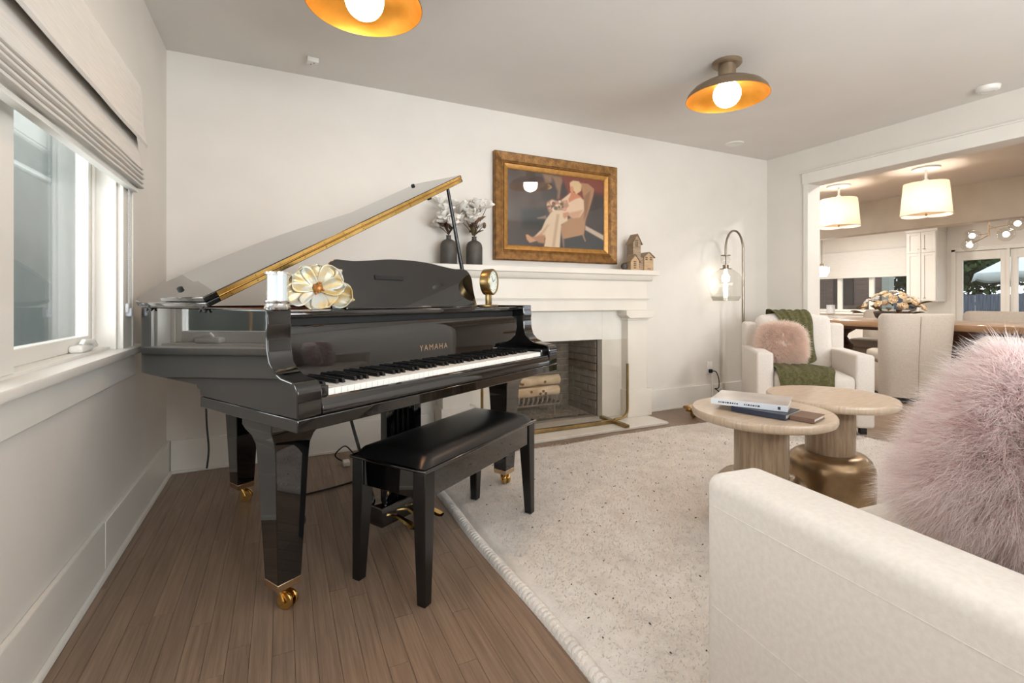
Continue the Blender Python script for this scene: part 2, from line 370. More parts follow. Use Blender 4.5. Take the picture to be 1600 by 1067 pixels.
# left wall with window hole
b = B(); xa, xb = LX-0.118, LX
b.box(xa, xb, RY-0.1, WY0, 0, ZC); b.box(xa, xb, WY1, BY+0.15, 0, ZC); b.box(xa, xb, WY0, WY1, 0, WZ0); b.box(xa, xb, WY0, WY1, WZ1, ZC)
struct(b.build('wall_left', 'wall'))
FX0, FX1, FZ = 1.40, 2.40, 0.67           # firebox opening
b = B(); b.box(LX, FX0, BY, BY+0.15, 0, ZC); b.box(FX1, RX, BY, BY+0.15, 0, ZC); b.box(FX0, FX1, BY, BY+0.15, FZ, ZC)
struct(b.build('wall_back', 'wall'))
b = B(); b.box(RX, RX2, RY, OY0, 0, ZC); b.box(RX, RX2, OY1, KY1, 0, ZC); b.box(RX, RX2, OY0, OY1, OZ, ZC)
struct(b.build('wall_right', 'wall'))
b = B(); b.box(LX, 0.2, RY-0.15, RY, 0, ZC); b.box(3.6, KX, RY-0.15, RY, 0, ZC); b.box(0.2, 3.6, RY-0.15, RY, 0, 0.8); b.box(0.2, 3.6, RY-0.15, RY, 2.15, ZC)
struct(b.build('wall_rear', 'wall'))
# unseen rear window behind the camera, added to let in the fill light
b = B()
for x0 in (0.2, 1.3, 2.43, 3.52): b.box(x0, x0+0.08, RY-0.1, RY-0.04, 0.8, 2.15)
b.box(0.2, 3.6, RY-0.1, RY-0.04, 0.8, 0.88); b.box(0.2, 3.6, RY-0.1, RY-0.04, 2.07, 2.15)
wr = struct(b.build('window_3', 'trim'))
box('window_pane', 'pane', wr, 0.28, 3.52, RY-0.075, RY-0.07, 0.88, 2.07)
# baseboards
b = B(); b.box(LX, LX+0.018, RY, 2.222, 0, 0.19); b.box(LX, LX+0.0188, 2.2225, BY, 0, 0.19); b.prism([(LX+0.018, 0), (LX+0.034, 0), (LX+0.030, 0.012), (LX+0.018, 0.018)], RY, BY, 'y')
struct(b.build('baseboard_left', 'trim', bevel=0.003))
b = B(); b.box(LX+0.022, 0.98, BY-0.018, BY, 0, 0.19); b.box(2.80, RX, BY-0.018, BY, 0, 0.19)
b.box(LX+0.03, 0.98, BY-0.032, BY-0.018, 0, 0.016); b.box(2.84, RX, BY-0.032, BY-0.018, 0, 0.016)
struct(b.build('baseboard_back', 'trim', bevel=0.003))
b = B(); b.box(RX-0.018, RX, RY, OY0-0.1, 0, 0.19); b.box(RX-0.018, RX, OY1+0.09, BY-0.02, 0, 0.19)
struct(b.build('baseboard_right', 'trim', bevel=0.003))
# casing of the wide opening
b = B(); b.box(RX-0.012, RX, OY1, OY1+0.045, 0, OZ+0.005); b.box(RX-0.012, RX, OY0-0.045, OY0, 0, OZ+0.005)
b.box(RX-0.016, RX, OY0-0.06, OY1+0.055, OZ, OZ+0.105); b.box(RX-0.026, RX, OY0-0.075, OY1+0.075, OZ+0.105, OZ+0.118)
struct(b.build('trim_1', 'trim', bevel=0.002))
# ---- side window
b = B()   # jamb lining and outer frame
xo = LX-0.118
b.box(xo, LX, WY1-0.012, WY1, WZ0, WZ1); b.box(xo, LX, WY0, WY0+0.012, WZ0, WZ1); b.box(xo, LX, WY0, WY1, WZ1-0.012, WZ1); b.box(xo, LX-0.02, WY0, WY1, WZ0-0.002, WZ0+0.012)
win = struct(b.build('window_1', 'trim', bevel=0.002))
gx = LX-0.093
def sash(y0, y1):
    b = B(); w2 = 0.046; z0, z1 = WZ0+0.012, WZ1-0.012
    b.box(gx-0.02, gx+0.02, y0, y0+w2, z0, z1); b.box(gx-0.02, gx+0.02, y1-w2, y1, z0, z1); b.box(gx-0.02, gx+0.02, y0+w2, y1-w2, z0, z0+0.05); b.box(gx-0.02, gx+0.02, y0+w2, y1-w2, z1-0.05, z1)
    for q in (0.012,):   # inner stop beads
        b.box(gx+0.02, gx+0.03, y0, y0+0.02, z0, z1); b.box(gx+0.02, gx+0.03, y1-0.02, y1, z0, z1)
    s2 = b.build('window_sash', 'trim', win, bevel=0.003)
    box('window_pane', 'pane', s2, gx-0.003, gx+0.003, y0+w2, y1-w2, z0+0.05, z1-0.05)
sash(1.65, WY1-0.012); sash(WY0+0.012, 1.49)
box('mullion', 'trim', win, gx-0.03, LX-0.012, 1.50, 1.64, WZ0+0.012, WZ1-0.012, bevel=0.003)
b = B(); b.box(LX, LX+0.02, WY1, WY1+0.13, WZ0-0.01, WZ1+0.05); b.box(LX, LX+0.02, WY0-0.13, WY0, WZ0-0.01, WZ1+0.05); b.box(LX, LX+0.02, WY0, WY1, WZ1, WZ1+0.05)
b.box(LX+0.02, LX+0.026, WY1+0.115, WY1+0.13, WZ0-0.01, WZ1+0.05)
b.build('window_casing', 'trim', win, bevel=0.002)
B().rbox(LX-0.1, LX+0.052, WY0-0.17, 2.70, 0.772, 0.802, 0.006, 2).build('window_sill', 'trim', win)
box('window_apron', 'trim', win, LX, LX+0.018, WY0-0.13, 2.63, 0.672, 0.772, bevel=0.003)
# crank handle on the sill
cr = B(); cr.rbox(gx+0.02, gx+0.062, 2.17, 2.29, 0.812, 0.838, 0.01); cr.tube([(gx+0.045, 2.21, 0.838), (gx+0.05, 2.22, 0.85), (gx+0.06, 2.28, 0.845), (gx+0.062, 2.31, 0.828)], [0.007, 0.009, 0.009, 0.006], 8)
cr.build('crank_handle', 'plastic_white', win)

# roman shade
sh = thing('roman_shade', 'pale linen roman shade pulled up over the side window', 'window shade', (LX+0.02, 0, 0))
SY0, SY1 = 0.30, 2.565
def shade_panel(prof, name, m='shade_fabric', y1=SY1):
    n = 14; P = []
    for i in range(n+1):
        y = SY0+(y1-SY0)*i/n
        P.append([(x+0.0012*math.sin(i*2.1+z*30), y, z) for x, z in prof])
    b = B(); b.grid(P); b.add(P[0], [tuple(range(len(prof)))]); b.add(P[-1], [tuple(range(len(prof)))]); return b.build(name, m, sh)
B().box(0, 0.03, SY0, SY1, 1.86, 1.915).build('headrail', 'trim', sh)
shade_panel([(0.004, 1.90), (0.032, 1.905), (0.036, 1.86), (0.034, 1.80), (0.04, 1.74), (0.052, 1.68), (0.056, 1.665), (0.05, 1.655), (0.018, 1.70), (0.008, 1.8)], 'valance')
shade_panel([(0.010, 1.72), (0.018, 1.70), (0.024, 1.64), (0.032, 1.575), (0.036, 1.56), (0.012, 1.56), (0.006, 1.64)], 'shade_panel', y1=SY1-0.01)
for q in range(5):
    z = 1.572-0.021*q; x = 0.030+0.004*q*(1 if q < 3 else 0.6); ye = SY1-0.004-0.006*q
    shade_panel([(0.004, z), (x, z+0.002), (x+0.010, z-0.008), (x+0.009, z-0.014), (x, z-0.017), (0.004, z-0.013)], 'fold', y1=ye)
b = B(); b.box(0.004, 0.03, SY0, SY1-0.045, 1.452, 1.466); b.build('bottom_rail', 'plastic_white', sh)
# bead chain
bc = thing('blind_chain', 'thin grey bead chain hanging beside the side window', 'blind chain', (LX+0.014, 2.455, 0))
b = B()
for dx in (0, 0.016):
    for q in range(70): b.sphere((0.018, dx, 0.965+q*0.0075), 0.0024, 6, 4)
    b.tube([(0.018, dx, 0.96), (0.018, dx, 1.49)], 0.0009, 5)
b.build('chain', 'clear_plastic', bc)
b = B(); b.rbox(0.006, 0.022, -0.012, 0.028, 0.945, 0.985, 0.007); b.rbox(0.006, 0.03, -0.004, 0.020, 0.93, 0.965, 0.007); b.build('tension_holder', 'clear_plastic', bc)

# what the side window looks out on
nb = thing('neighbour_house', 'grey green stucco wall seen through the side window', 'house', (-2.6, 2.2, 0))
box('wall', 'stucco', nb, -0.1, 0.0, -4, 30, -0.3, 4.2)
box('corner_board', 'stucco2', nb, 0.0, 0.05, 1.75, 2.0, -0.3, 4.2)
box('siding_panel', 'stucco2', nb, 0.0, 0.03, 2.0, 30, -0.3, 4.2)
box('band', 'stucco2', nb, 0.0, 0.04, -4, 1.75, 2.05, 2.25)
stick = B(); stick.tube([(-1.75, 2.78, 0.2), (-1.74, 2.76, 0.9), (-1.72, 2.80, 1.07), (-1.69, 2.87, 1.16)], [0.012, 0.012, 0.014, 0.017], 8)
tag(stick.build('garden_tool_handle', 'house_wood_l'), 'light wooden tool handle leaning outside the side window', 'tool handle')
struct(box('ground', 'ground', None, -30, 45, -30, 40, -0.5, -0.14))

# ================================================================== FIREPLACE
fp = thing('fireplace', 'white painted fireplace mantel with stone surround and hearth', 'fireplace', (0, 0, 0))
SX = 1.90
HZ = 0.02
B().box(SX-0.93, SX+0.90, 2.945, BY, 0, HZ).build('hearth', 'marble', fp, 0.003)
PY = 3.20; SLY = 3.285
b = B(); b.box(SX-0.72, FX0, SLY, BY, HZ, 0.925); b.box(FX1, SX+0.72, SLY, BY, HZ, 0.925); b.box(FX0, FX1, SLY, BY, FZ, 0.925); b.build('stone_surround', 'marble', fp, 0.002)
for sg in (-1, 1):
    xa, xb = (SX+0.70, SX+0.90) if sg > 0 else (SX-0.90, SX-0.70)
    p = B().box(xa, xb, PY, BY, 0.24, 0.83).build('pilaster', 'mantel', fp, 0.003)
    B().box(xa-0.012, xb+0.045, PY-0.012, BY, HZ, 0.245).build('plinth', 'mantel', p, 0.003)
    b = B(); b.box(xa-0.012, xb+0.012, PY-0.012, BY, 0.828, 0.846); b.prism([(xa-0.012, 0.846), (xb+0.012, 0.846), (xb+0.05, 0.872), (xb+0.05, 0.912), (xa-0.05, 0.912), (xa-0.05, 0.872)], PY-0.045, BY, 'y'); b.build('capital', 'mantel', p, 0.003)
fz = B().box(SX-0.90, SX+0.90, PY, BY, 0.912, 1.17).build('frieze', 'mantel', fp, 0.002)
b = B(); b.box(SX-0.92, SX+0.92, PY-0.018, BY, 1.005, 1.017); b.box(SX-0.91, SX+0.91, PY-0.008, BY, 0.995, 1.005); b.build('frieze_bead', 'mantel', fz, 0.002)
b = B(); b.prism([(PY-0.012, 1.155), (PY-0.03, 1.17), (PY-0.036, 1.20), (PY-0.036, 1.206), (BY, 1.206), (BY, 1.155)], SX-0.94, SX+0.94, 'x'); b.build('bed_moulding', 'mantel', fz)
B().box(SX-0.99, SX+0.99, 3.135, BY, 1.204, 1.244).build('mantel_shelf', 'mantel', fp, 0.003)
# firebox with bricks
FD = 3.80
b = B(); b.box(FX0-0.02, FX1+0.02, FD, FD+0.05, 0, 0.75); b.box(FX0-0.05, FX0, BY, FD, 0, 0.75); b.box(FX1, FX1+0.05, BY, FD, 0, 0.75); b.box(FX0-0.02, FX1+0.02, BY, FD, FZ+0.04, 0.75); b.box(FX0-0.02, FX1+0.02, BY, FD+0.05, 0.0, HZ)
fb = b.build('firebox', 'mortar', fp)
bw, bh = 0.225, 0.063
br_back = B().rbox(0, bw-0.009, -0.012, 0.004, 0, bh-0.008, 0.003, 1, False).mesh('brick'); br_back.materials.append(M['brick'])
br_side = B().rbox(-0.012, 0.004, 0, bw-0.009, 0, bh-0.008, 0.003, 1, False).mesh('brick'); br_side.materials.append(M['brick'])
for r in range(10):
    z = HZ+0.004+r*bh; off = (r % 2)*bw/2
    for q in range(-1, 5):
        xx = FX0+q*bw+off
        if xx < FX0-0.12 or xx > FX1-0.08: continue
        xs = max(xx, FX0+0.002); xe = min(xx+bw-0.009, FX1-0.002); o = bpy.data.objects.new('brick', br_back); C.objects.link(o); o.parent = fb; o.location = (xs, FD, z); o.scale = ((xe-xs)/(bw-0.009), 1, 1)
    for q in range(-1, 2):
        yy = BY+0.012+q*bw+off; ys = max(yy, BY+0.012); ye = min(yy+bw-0.009, FD-0.01)
        if ye-ys < 0.03: continue
        for xs, sgn in ((FX1, 1), (FX0, -1)):
            o = bpy.data.objects.new('brick', br_side); C.objects.link(o); o.parent = fb; o.location = (xs, ys, z); o.scale = (sgn, (ye-ys)/(bw-0.009), 1)
n = 40; P = [[(FX0+0.03+(FX1-FX0-0.06)*i/n, BY+0.05+(FD-BY-0.09)*j/n, HZ+0.006+0.05*math.exp(-((i/n-0.45)**2/0.07+(j/n-0.5)**2/0.12))+random.uniform(0, 0.012)) for j in range(n+1)] for i in range(n+1)]
ashes = B(); ashes.grid(P, False); ash_o = tag(ashes.build('ash_bed', 'ash'), 'grey gravelly ash heaped on the firebox floor', 'ash', kind='stuff')
# grate
gr = thing('fire_grate', 'pale iron grate with upturned tines in the firebox', 'fire grate', (0, 0, HZ))
for q in range(12):
    x = 1.60+q*0.043; B().tube([(x, 3.60, 0.13), (x, 3.46, 0.13), (x, 3.425, 0.14), (x, 3.405, 0.165), (x, 3.40, 0.20)], 0.0085, 6).build('tine', 'iron', gr)
b = B(); b.tube([(1.57, 3.47, 0.115), (2.10, 3.47, 0.115)], 0.009, 6); b.tube([(1.57, 3.58, 0.115), (2.10, 3.58, 0.115)], 0.009, 6); b.build('cross_bar', 'iron', gr)
for x in (1.62, 2.05):
    for y in (3.47, 3.58): B().tube([(x, y, 0.0), (x, y, 0.115)], 0.009, 6).build('leg', 'iron', gr)
def log(p0, p1, r, label):
    p0 = Vector(p0); p1 = Vector(p1); m = 9; pts = [p0.lerp(p1, q/(m-1))+Vector((0, 0, random.uniform(-0.003, 0.003))) for q in range(m)]
    t = thing('birch_log', label, 'log', (0, 0, 0), group='logs on the grate')
    b = B(); b.tube(pts, [r*random.uniform(0.94, 1.05) for _ in range(m)], 14); b.build('bark', 'birch', t)
    ax = (p1-p0).normalized(); e = B()
    for c, s2 in ((p0, -1), (p1, 1)): e.tube([c+ax*s2*0.0005, c+ax*s2*0.003], r*0.86, 14)
    e.build('sawn_end', 'log_end', t)
    kb = B()
    for q in range(4):
        c = p0.lerp(p1, random.uniform(0.12, 0.9)); kb.sphere(c+Vector((0, -r*0.93, random.uniform(-0.3, 0.5)*r)), 0.014, 8, 5, (1, 0.4, 0.8))
    kb.build('knot', 'knot', t)
log((1.57, 3.49, 0.235), (2.09, 3.485, 0.245), 0.042, 'birch log lying lowest on the grate')
log((1.58, 3.50, 0.324), (2.10, 3.49, 0.336), 0.040, 'birch log stacked on top of the other two')
log((1.55, 3.57, 0.24), (2.06, 3.58, 0.24), 0.042, 'birch log at the back of the grate')
# glass fire screen
fs = thing('fire_screen', 'glass fire screen in bronze side rails on flat brass feet', 'fire screen', (0, 3.10, HZ))
XL, XR = 1.252, 2.512
box('glass_panel', 'screen_glass', fs, XL+0.006, XR-0.006, -0.003, 0.003, 0.03, 0.665)
for x, sg in ((XL, 1), (XR, -1)):
    pts = [(x, 0, 0.465), (x, 0, 0.10)]+[(x+sg*0.07*(1-math.cos(a)), 0, 0.10-0.07*math.sin(a)) for a in [R(15*q) for q in range(1, 7)]]+[(x+sg*0.13, 0, 0.03)]
    B().tube(pts, 0.011, 8).build('side_rail', 'aged_brass', fs)
    B().box(x+sg*0.13-0.022, x+sg*0.13+0.022, -0.16, 0.17, 0, 0.022).build('foot', 'aged_brass', fs, 0.003)
box('bottom_bar', 'aged_brass', fs, XL+0.13, XR-0.13, -0.014, 0.014, 0.004, 0.03, bevel=0.002)
# ================================================================== GRAND PIANO
PA = R(29.8)
pn = thing('grand_piano', 'glossy black grand piano with its lid propped open', 'piano', (0.024, 1.483, 0), PA)
PWD = 1.46
arm = [(-0.03, 0.666), (0.56, 0.666), (0.562, 0.684), (0.578, 0.688), (0.592, 0.70), (0.60, 0.70), (0.60, 0.97), (0.13, 0.97), (0.13, 0.945), (0.126, 0.925), (0.13, 0.90), (0.126, 0.85), (0.115, 0.815), (0.09, 0.79), (0.055, 0.775), (0.0, 0.768), (-0.018, 0.762), (-0.027, 0.75), (-0.03, 0.735)]
for xa, xb in ((0, 0.078), (PWD-0.078, PWD)):
    o = B().prism(arm, xa, xb, 'x').build('arm', 'black_gloss', pn); soft_edges(o, 0.004, lambda c: c.y < 0.598)
def catmull(pts, n=6):
    out = []
    for i in range(len(pts)-1):
        p0 = Vector(pts[max(i-1, 0)]); p1 = Vector(pts[i]); p2 = Vector(pts[i+1]); p3 = Vector(pts[min(i+2, len(pts)-1)])
        for q in range(n):
            t = q/n; out.append(0.5*((2*p1)+(p2-p0)*t+(2*p0-5*p1+4*p2-p3)*t*t+(3*p1-p0-3*p2+p3)*t**3))
    out.append(Vector(pts[-1])); return out
outl = catmull([(0, 0.6), (0, 0.85), (0, 1.06), (0.012, 1.125), (0.045, 1.19), (0.11, 1.25), (0.22, 1.29), (0.36, 1.31), (0.52, 1.305), (0.68, 1.27), (0.81, 1.20), (0.91, 1.11), (1.0, 1.0), (1.09, 0.91), (1.20, 0.835), (1.33, 0.775), (1.42, 0.71), (1.455, 0.64), (1.46, 0.6)], 5)
def offset(pts, d):
    out = []
    for i, p in enumerate(pts):
        a = pts[max(i-1, 0)]; b2 = pts[min(i+1, len(pts)-1)]; t = (b2-a).normalized(); out.append(p+Vector((t.y, -t.x))*d)
    return out
def ring(pa, pb, z0, z1):
    b = B(); P = [[(p.x, p.y, z0), (p.x, p.y, z1), (q.x, q.y, z1), (q.x, q.y, z0), (p.x, p.y, z0)] for p, q in zip(pa, pb)]
    b.grid(P, False); b.add(P[0][:4], [(0, 1, 2, 3)]); b.add(P[-1][:4], [(3, 2, 1, 0)]); return b
inn = offset(outl, 0.05); inn2 = offset(outl, 0.056)
o = ring(outl, inn, 0.70, 0.97).build('rim', 'black_gloss', pn); soft_edges(o, 0.004, lambda c: c.y > 0.602)
for p in o.data.polygons: p.use_smooth = abs(p.normal.z) < 0.5 and p.center.y > 0.6005
ring(inn, inn2, 0.85, 0.962).build('inner_rim', 'red_wood', pn)
pl = [(p.x, p.y) for p in inn2]+[(1.38, 0.44), (0.08, 0.44)]
B().prism(pl[::-1], 0.86, 0.885, 'z').build('iron_plate', 'gold_plate', pn)
B().prism(pl[::-1], 0.70, 0.72, 'z').build('soundboard', 'red_wood', pn)
for q in range(5):
    x = 0.2+q*0.2; B().box(x, x+0.03, 0.46, 1.0-0.03*q, 0.885, 0.91).build('plate_strut', 'gold_plate', pn, 0.004)
B().box(0, PWD, -0.03, 0.56, 0.628, 0.665).build('keybed', 'black_gloss', pn, 0.003)
b = B(); b.prism([(-0.03, 0.668), (-0.004, 0.668), (-0.004, 0.712), (-0.010, 0.716), (-0.020, 0.712), (-0.024, 0.70), (-0.03, 0.692)], 0.079, PWD-0.079, 'x'); b.build('key_slip', 'black_gloss', pn, 0.002)
for xa, xb in ((0.079, 0.1165), (PWD-0.1165, PWD-0.079)): B().rbox(xa, xb, -0.006, 0.15, 0.668, 0.745, 0.004).build('key_block', 'black_gloss', pn)
KW = 1.225/52
wk = B().rbox(0.0005, KW-0.0005, 0, 0.15, 0.695, 0.733, 0.0016, 1).mesh('white_key'); wk.materials.append(M['ivory'])
bk = B(); bk.add([(-0.0055, 0.052, 0.733), (0.0055, 0.052, 0.733), (0.0055, 0.15, 0.733), (-0.0055, 0.15, 0.733), (-0.0045, 0.058, 0.746), (0.0045, 0.058, 0.746), (0.0045, 0.15, 0.746), (-0.0045, 0.15, 0.746)],
       [(0, 1, 5, 4), (1, 2, 6, 5), (2, 3, 7, 6), (3, 0, 4, 7), (4, 5, 6, 7), (0, 3, 2, 1)])
bk = bk.mesh('black_key'); bk.materials.append(M['ebony'])
for q in range(52):
    o = bpy.data.objects.new('white_key', wk); C.objects.link(o); o.parent = pn; o.location = (0.1175+q*KW, 0, 0)
    if q < 51 and (q % 7) in (0, 2, 3, 5, 6):
        o = bpy.data.objects.new('black_key', bk); C.objects.link(o); o.parent = pn; o.location = (0.1175+(q+1)*KW, 0, 0)
fbp = [(0.15, 0.70), (0.15, 0.752), (0.1505, 0.80), (0.1525, 0.86), (0.156, 0.905), (0.162, 0.916), (0.182, 0.918), (0.19, 0.90), (0.18, 0.70)]
fbo = B().prism(fbp[::-1], 0.079, PWD-0.079, 'x', False).build('fallboard', 'black_gloss', pn, 0.002)
fc = bpy.data.curves.new('t', 'FONT'); fc.body = 'YAMAHA'; fc.size = 0.034; fc.space_character = 1.32; fc.align_x = 'CENTER'; fc.extrude = 0.0006
to = bpy.data.objects.new('t', fc); C.objects.link(to); dg = bpy.context.evaluated_depsgraph_get(); me = bpy.data.meshes.new_from_object(to.evaluated_get(dg)); bpy.data.objects.remove(to)
o = link('lettering', me, 'pale_brass', fbo); o.location = (0.725, 0.1496, 0.79); o.rotation_euler = (R(90-1.5), 0, 0)
b = B(); b.box(0.079, PWD-0.079, 0.20, 0.44, 0.90, 0.94); b.build('pin_block_cover', 'black_matte', pn)
b = B(); b.rbox(0.079, PWD-0.079, 0.165, 0.43, 0.942, 0.962, 0.004); b.build('music_shelf', 'black_gloss', pn)
# music desk
half = [(0.0, 0.214), (0.07, 0.213), (0.14, 0.208), (0.22, 0.198), (0.29, 0.191), (0.335, 0.192), (0.372, 0.192), (0.395, 0.182), (0.412, 0.158), (0.416, 0.13), (0.412, 0.09), (0.414, 0.04), (0.418, 0.0)]
hc = [tuple(p) for p in catmull(half, 4)]
poly = [(0.73-x, z) for x, z in hc[::-1]]+[(0.73+x, z) for x, z in hc[1:]]
b = B(); b.prism(poly, -0.008, 0.008, 'y')
o = b.build('music_desk', 'black_gloss', pn, 0.003); o.location = (0, 0.262, 0.964); o.rotation_euler = (R(-14), 0, 0)
b = B(); sl = Matrix.Translation((0.60, -0.0095, 0.128)) @ Matrix.Rotation(R(-0), 4, 'Y'); b.rbox(-0.075, 0.075, -0.003, 0.003, -0.010, 0.010, 0.002, 1); b.xf(sl); b.build('desk_slot', 'black_matte', o)
b = B(); b.rbox(0.35, 1.11, 0.225, 0.245, 0.9625, 0.972, 0.003); b.build('desk_ledge', 'black_gloss', pn)
# lid
lid = bpy.data.objects.new('lid_pivot', None)
LA = R(27.6); LM = Matrix.Translation((-0.004, 0, 0.976)) @ Matrix.Rotation(-LA, 4, 'Y')
lo = offset(outl, -0.008); LF = 0.477
lidp = [(-0.006, LF)]+[(p.x, p.y) for p in lo if p.y > LF]+[(1.468, LF)]
b = B(); b.prism(lidp[::-1], 0.0, 0.018, 'z').xf(LM); ld = b.build('lid', 'black_gloss', pn, 0.003)
b = B(); b.prism([(-0.006, LF), (1.468, LF), (1.468, LF+0.34), (1.40, LF+0.352), (-0.006, LF+0.352)], 0.021, 0.039, 'z').xf(LM); fl = b.build('front_flap', 'black_gloss', pn, 0.003)
b = B(); b.box(0.04, 1.455, LF-0.0022, LF-0.0004, 0.003, 0.036); b.tube([(0.04, LF-0.004, 0.0195), (1.455, LF-0.004, 0.0195)], 0.0035, 8).xf(LM); hg = b.build('piano_hinge', 'brass', pn)
b = B()
for q in range(14):
    for z in (0.010, 0.029): b = B(); b.sphere((0.08+q*0.105, LF-0.0025, z), 0.0028, 8, 5).xf(LM); b.build('screw', 'aged_brass', hg)
for u, v in ((0.06, 0.80), (1.40, 0.79)):
    b = B(); b.lathe([(0.0, 0), (0.011, 0), (0.011, 0.008), (0.006, 0.011), (0.0, 0.011)], 12, (u, v, 0.039)).xf(LM); b.build('rubber_bumper', 'black_matte', fl)
b = B(); b.lathe([(0.0, -0.012), (0.012, -0.012), (0.014, 0), (0, 0)], 12, (1.20, LF+0.03, 0)).xf(LM); b.build('rubber_bumper', 'black_matte', ld)
for y in (0.52, 0.98):
    b = B(); b.tube([(-0.010, y-0.022, 0.982), (-0.012, y, 0.972), (-0.010, y+0.022, 0.982)], 0.004, 6); b.tube([(-0.008, y-0.022, 0.958), (-0.012, y, 0.972), (-0.008, y+0.022, 0.958)], 0.004, 6); b.build('lid_hinge', 'hinge_dark', pn)
top = LM @ Vector((1.395, 0.535, 0.0))
b = B(); b.tube([(1.375, 0.50, 0.955), top], [0.013, 0.009], 10); b.build('prop_stick', 'black_satin', pn)
# legs
def leg(x, y, name='leg', ang=0, zb=0.0):
    b = B()
    hs = lambda w, z: [(-w, -w, z), (w, -w, z), (w, w, z), (-w, w, z)]
    rows = [hs(0.040, 0.095), hs(0.057, 0.50), hs(0.060, 0.535), hs(0.068, 0.562), hs(0.082, 0.585), hs(0.088, 0.60), hs(0.088, 0.628)]
    v = [p for r in rows for p in r]; f = [(3, 2, 1, 0)]
    for j in range(len(rows)-1):
        for q in range(4): f.append((j*4+q, j*4+(q+1) % 4, j*4+4+(q+1) % 4, j*4+4+q))
    n = len(v); f.append((n-4, n-3, n-2, n-1)); b.add(v, f)
    o = b.build(name, 'black_gloss', pn, 0.003); o.location = (x, y, 0)
    fe = B(); fe.add(hs(0.0385, 0.072)+hs(0.0412, 0.0965), [(3, 2, 1, 0), (0, 1, 5, 4), (1, 2, 6, 5), (2, 3, 7, 6), (3, 0, 4, 7), (4, 5, 6, 7)]); fe.build('ferrule', 'pale_brass', o, 0.002)
    ca = B(); ca.lathe([(0.016, 0.056), (0.02, 0.072)], 14)
    M2 = Matrix.Rotation(ang, 4, 'Z')
    st = len(ca.v)
    for sx in (-0.012, 0.012): # wheel halves
        ca.lathe([(0.010, -0.006), (0.026, -0.006), (0.028, -0.003), (0.028, 0.003), (0.026, 0.006), (0.010, 0.006), (0.010, -0.006)], 20, cap=False)
        k2 = len(ca.v)-20*7
        ca.xf(Matrix.Translation((sx, -0.018, 0.028+zb)) @ Matrix.Rotation(R(90), 4, 'Y'), k2)
    ca.tube([(-0.024, -0.018, 0.028+zb), (0.024, -0.018, 0.028+zb)], 0.006, 8); ca.tube([(-0.022, -0.018, 0.03+zb), (-0.02, 0, 0.066), (0.02, 0, 0.066), (0.022, -0.018, 0.03+zb)], 0.005, 8)
    ca.xf(M2, st); ca.build('caster', 'brass', o)
leg(0.112, 0.235, ang=R(20)); leg(1.352, 0.235, ang=R(-30), zb=0.018); leg(0.45, 1.19, ang=R(50))
# pedal lyre
ly = B(); ly.rbox(0.575, 0.885, 0.30, 0.42, 0.052, 0.135, 0.006, 2, False); lyo = ly.build('pedal_box', 'black_gloss', pn)
for x in (0.63, 0.79): B().rbox(x, x+0.045, 0.335, 0.375, 0.13, 0.628, 0.004, 2, False).build('lyre_post', 'black_gloss', pn)
B().box(0.60, 0.86, 0.32, 0.39, 0.585, 0.628).build('lyre_block', 'black_gloss', pn, 0.003)
for x in (0.70, 0.73, 0.76): B().tube([(x, 0.345, 0.13), (x, 0.345, 0.60)], 0.004, 6).build('pedal_rod', 'black_satin', pn)
B().box(0.672, 0.792, 0.352, 0.372, 0.13, 0.625).build('lyre_panel', 'black_gloss', pn, 0.002)
for x in (0.62, 0.84): B().tube([(x, 0.40, 0.12), (x-0.0, 0.66, 0.66)], 0.007, 8).build('lyre_brace', 'black_satin', pn)
for x in (0.655, 0.73, 0.805):
    P = []
    for q in range(9):
        t = q/8; wdt = 0.012+0.014*t**2-(0.010 if q == 8 else 0); P.append([(x-wdt, 0.30-0.12*t, 0.075-0.02*t), (x-wdt*0.6, 0.30-0.12*t, 0.083-0.02*t), (x+wdt*0.6, 0.30-0.12*t, 0.083-0.02*t), (x+wdt, 0.30-0.12*t, 0.075-0.02*t), (x, 0.30-0.12*t, 0.070-0.02*t), (x-wdt, 0.30-0.12*t, 0.075-0.02*t)])
    b = B(); b.grid(P); b.build('pedal', 'brass', lyo)
def pl2w(x, y, z=0):
    ca, sa = math.cos(PA), math.sin(PA); return Vector((0.024+x*ca-y*sa, 1.483+x*sa+y*ca, z))

# ------------------------------------------------------------------ bench
BA = math.atan2(0.565, 0.825)
bn = thing('piano_bench', 'black piano bench with padded leather top', 'bench', (0.640, 1.882, 0), BA)
bx, by = 0.385, 0.168
for sx in (-1, 1):
    for sy in (-1, 1):
        zb = 0.0
        w0 = atan = None
        gx2, gy2 = sx*bx, sy*by
        world = Vector((0.640+gx2*math.cos(BA)-gy2*math.sin(BA), 1.882+gx2*math.sin(BA)+gy2*math.cos(BA)))
        if world.x > RUG[0]+0.02: zb = 0.022
        b = B(); a0 = 0.034; a1 = 0.052
        bot = [(gx2, gy2, zb), (gx2-sx*a0, gy2, zb), (gx2-sx*a0, gy2-sy*a0, zb), (gx2, gy2-sy*a0, zb)]
        mid = [(gx2, gy2, 0.34), (gx2-sx*a1, gy2, 0.34), (gx2-sx*a1, gy2-sy*a1, 0.34), (gx2, gy2-sy*a1, 0.34)]
        tp = [(p[0], p[1], 0.435) for p in mid]
        v = bot+mid+tp; f = [(0, 1, 2, 3), (8, 9, 10, 11)]
        for j in (0, 4):
            for q in range(4): f.append((j+q, j+(q+1) % 4, j+4+(q+1) % 4, j+4+q))
        b.add(v, f); b.build('leg', 'black_satin', bn, 0.003)
for y in (-by+0.006, by-0.024): box('apron', 'black_gloss', bn, -bx+0.052, bx-0.052, y, y+0.018, 0.345, 0.435, bevel=0.002)
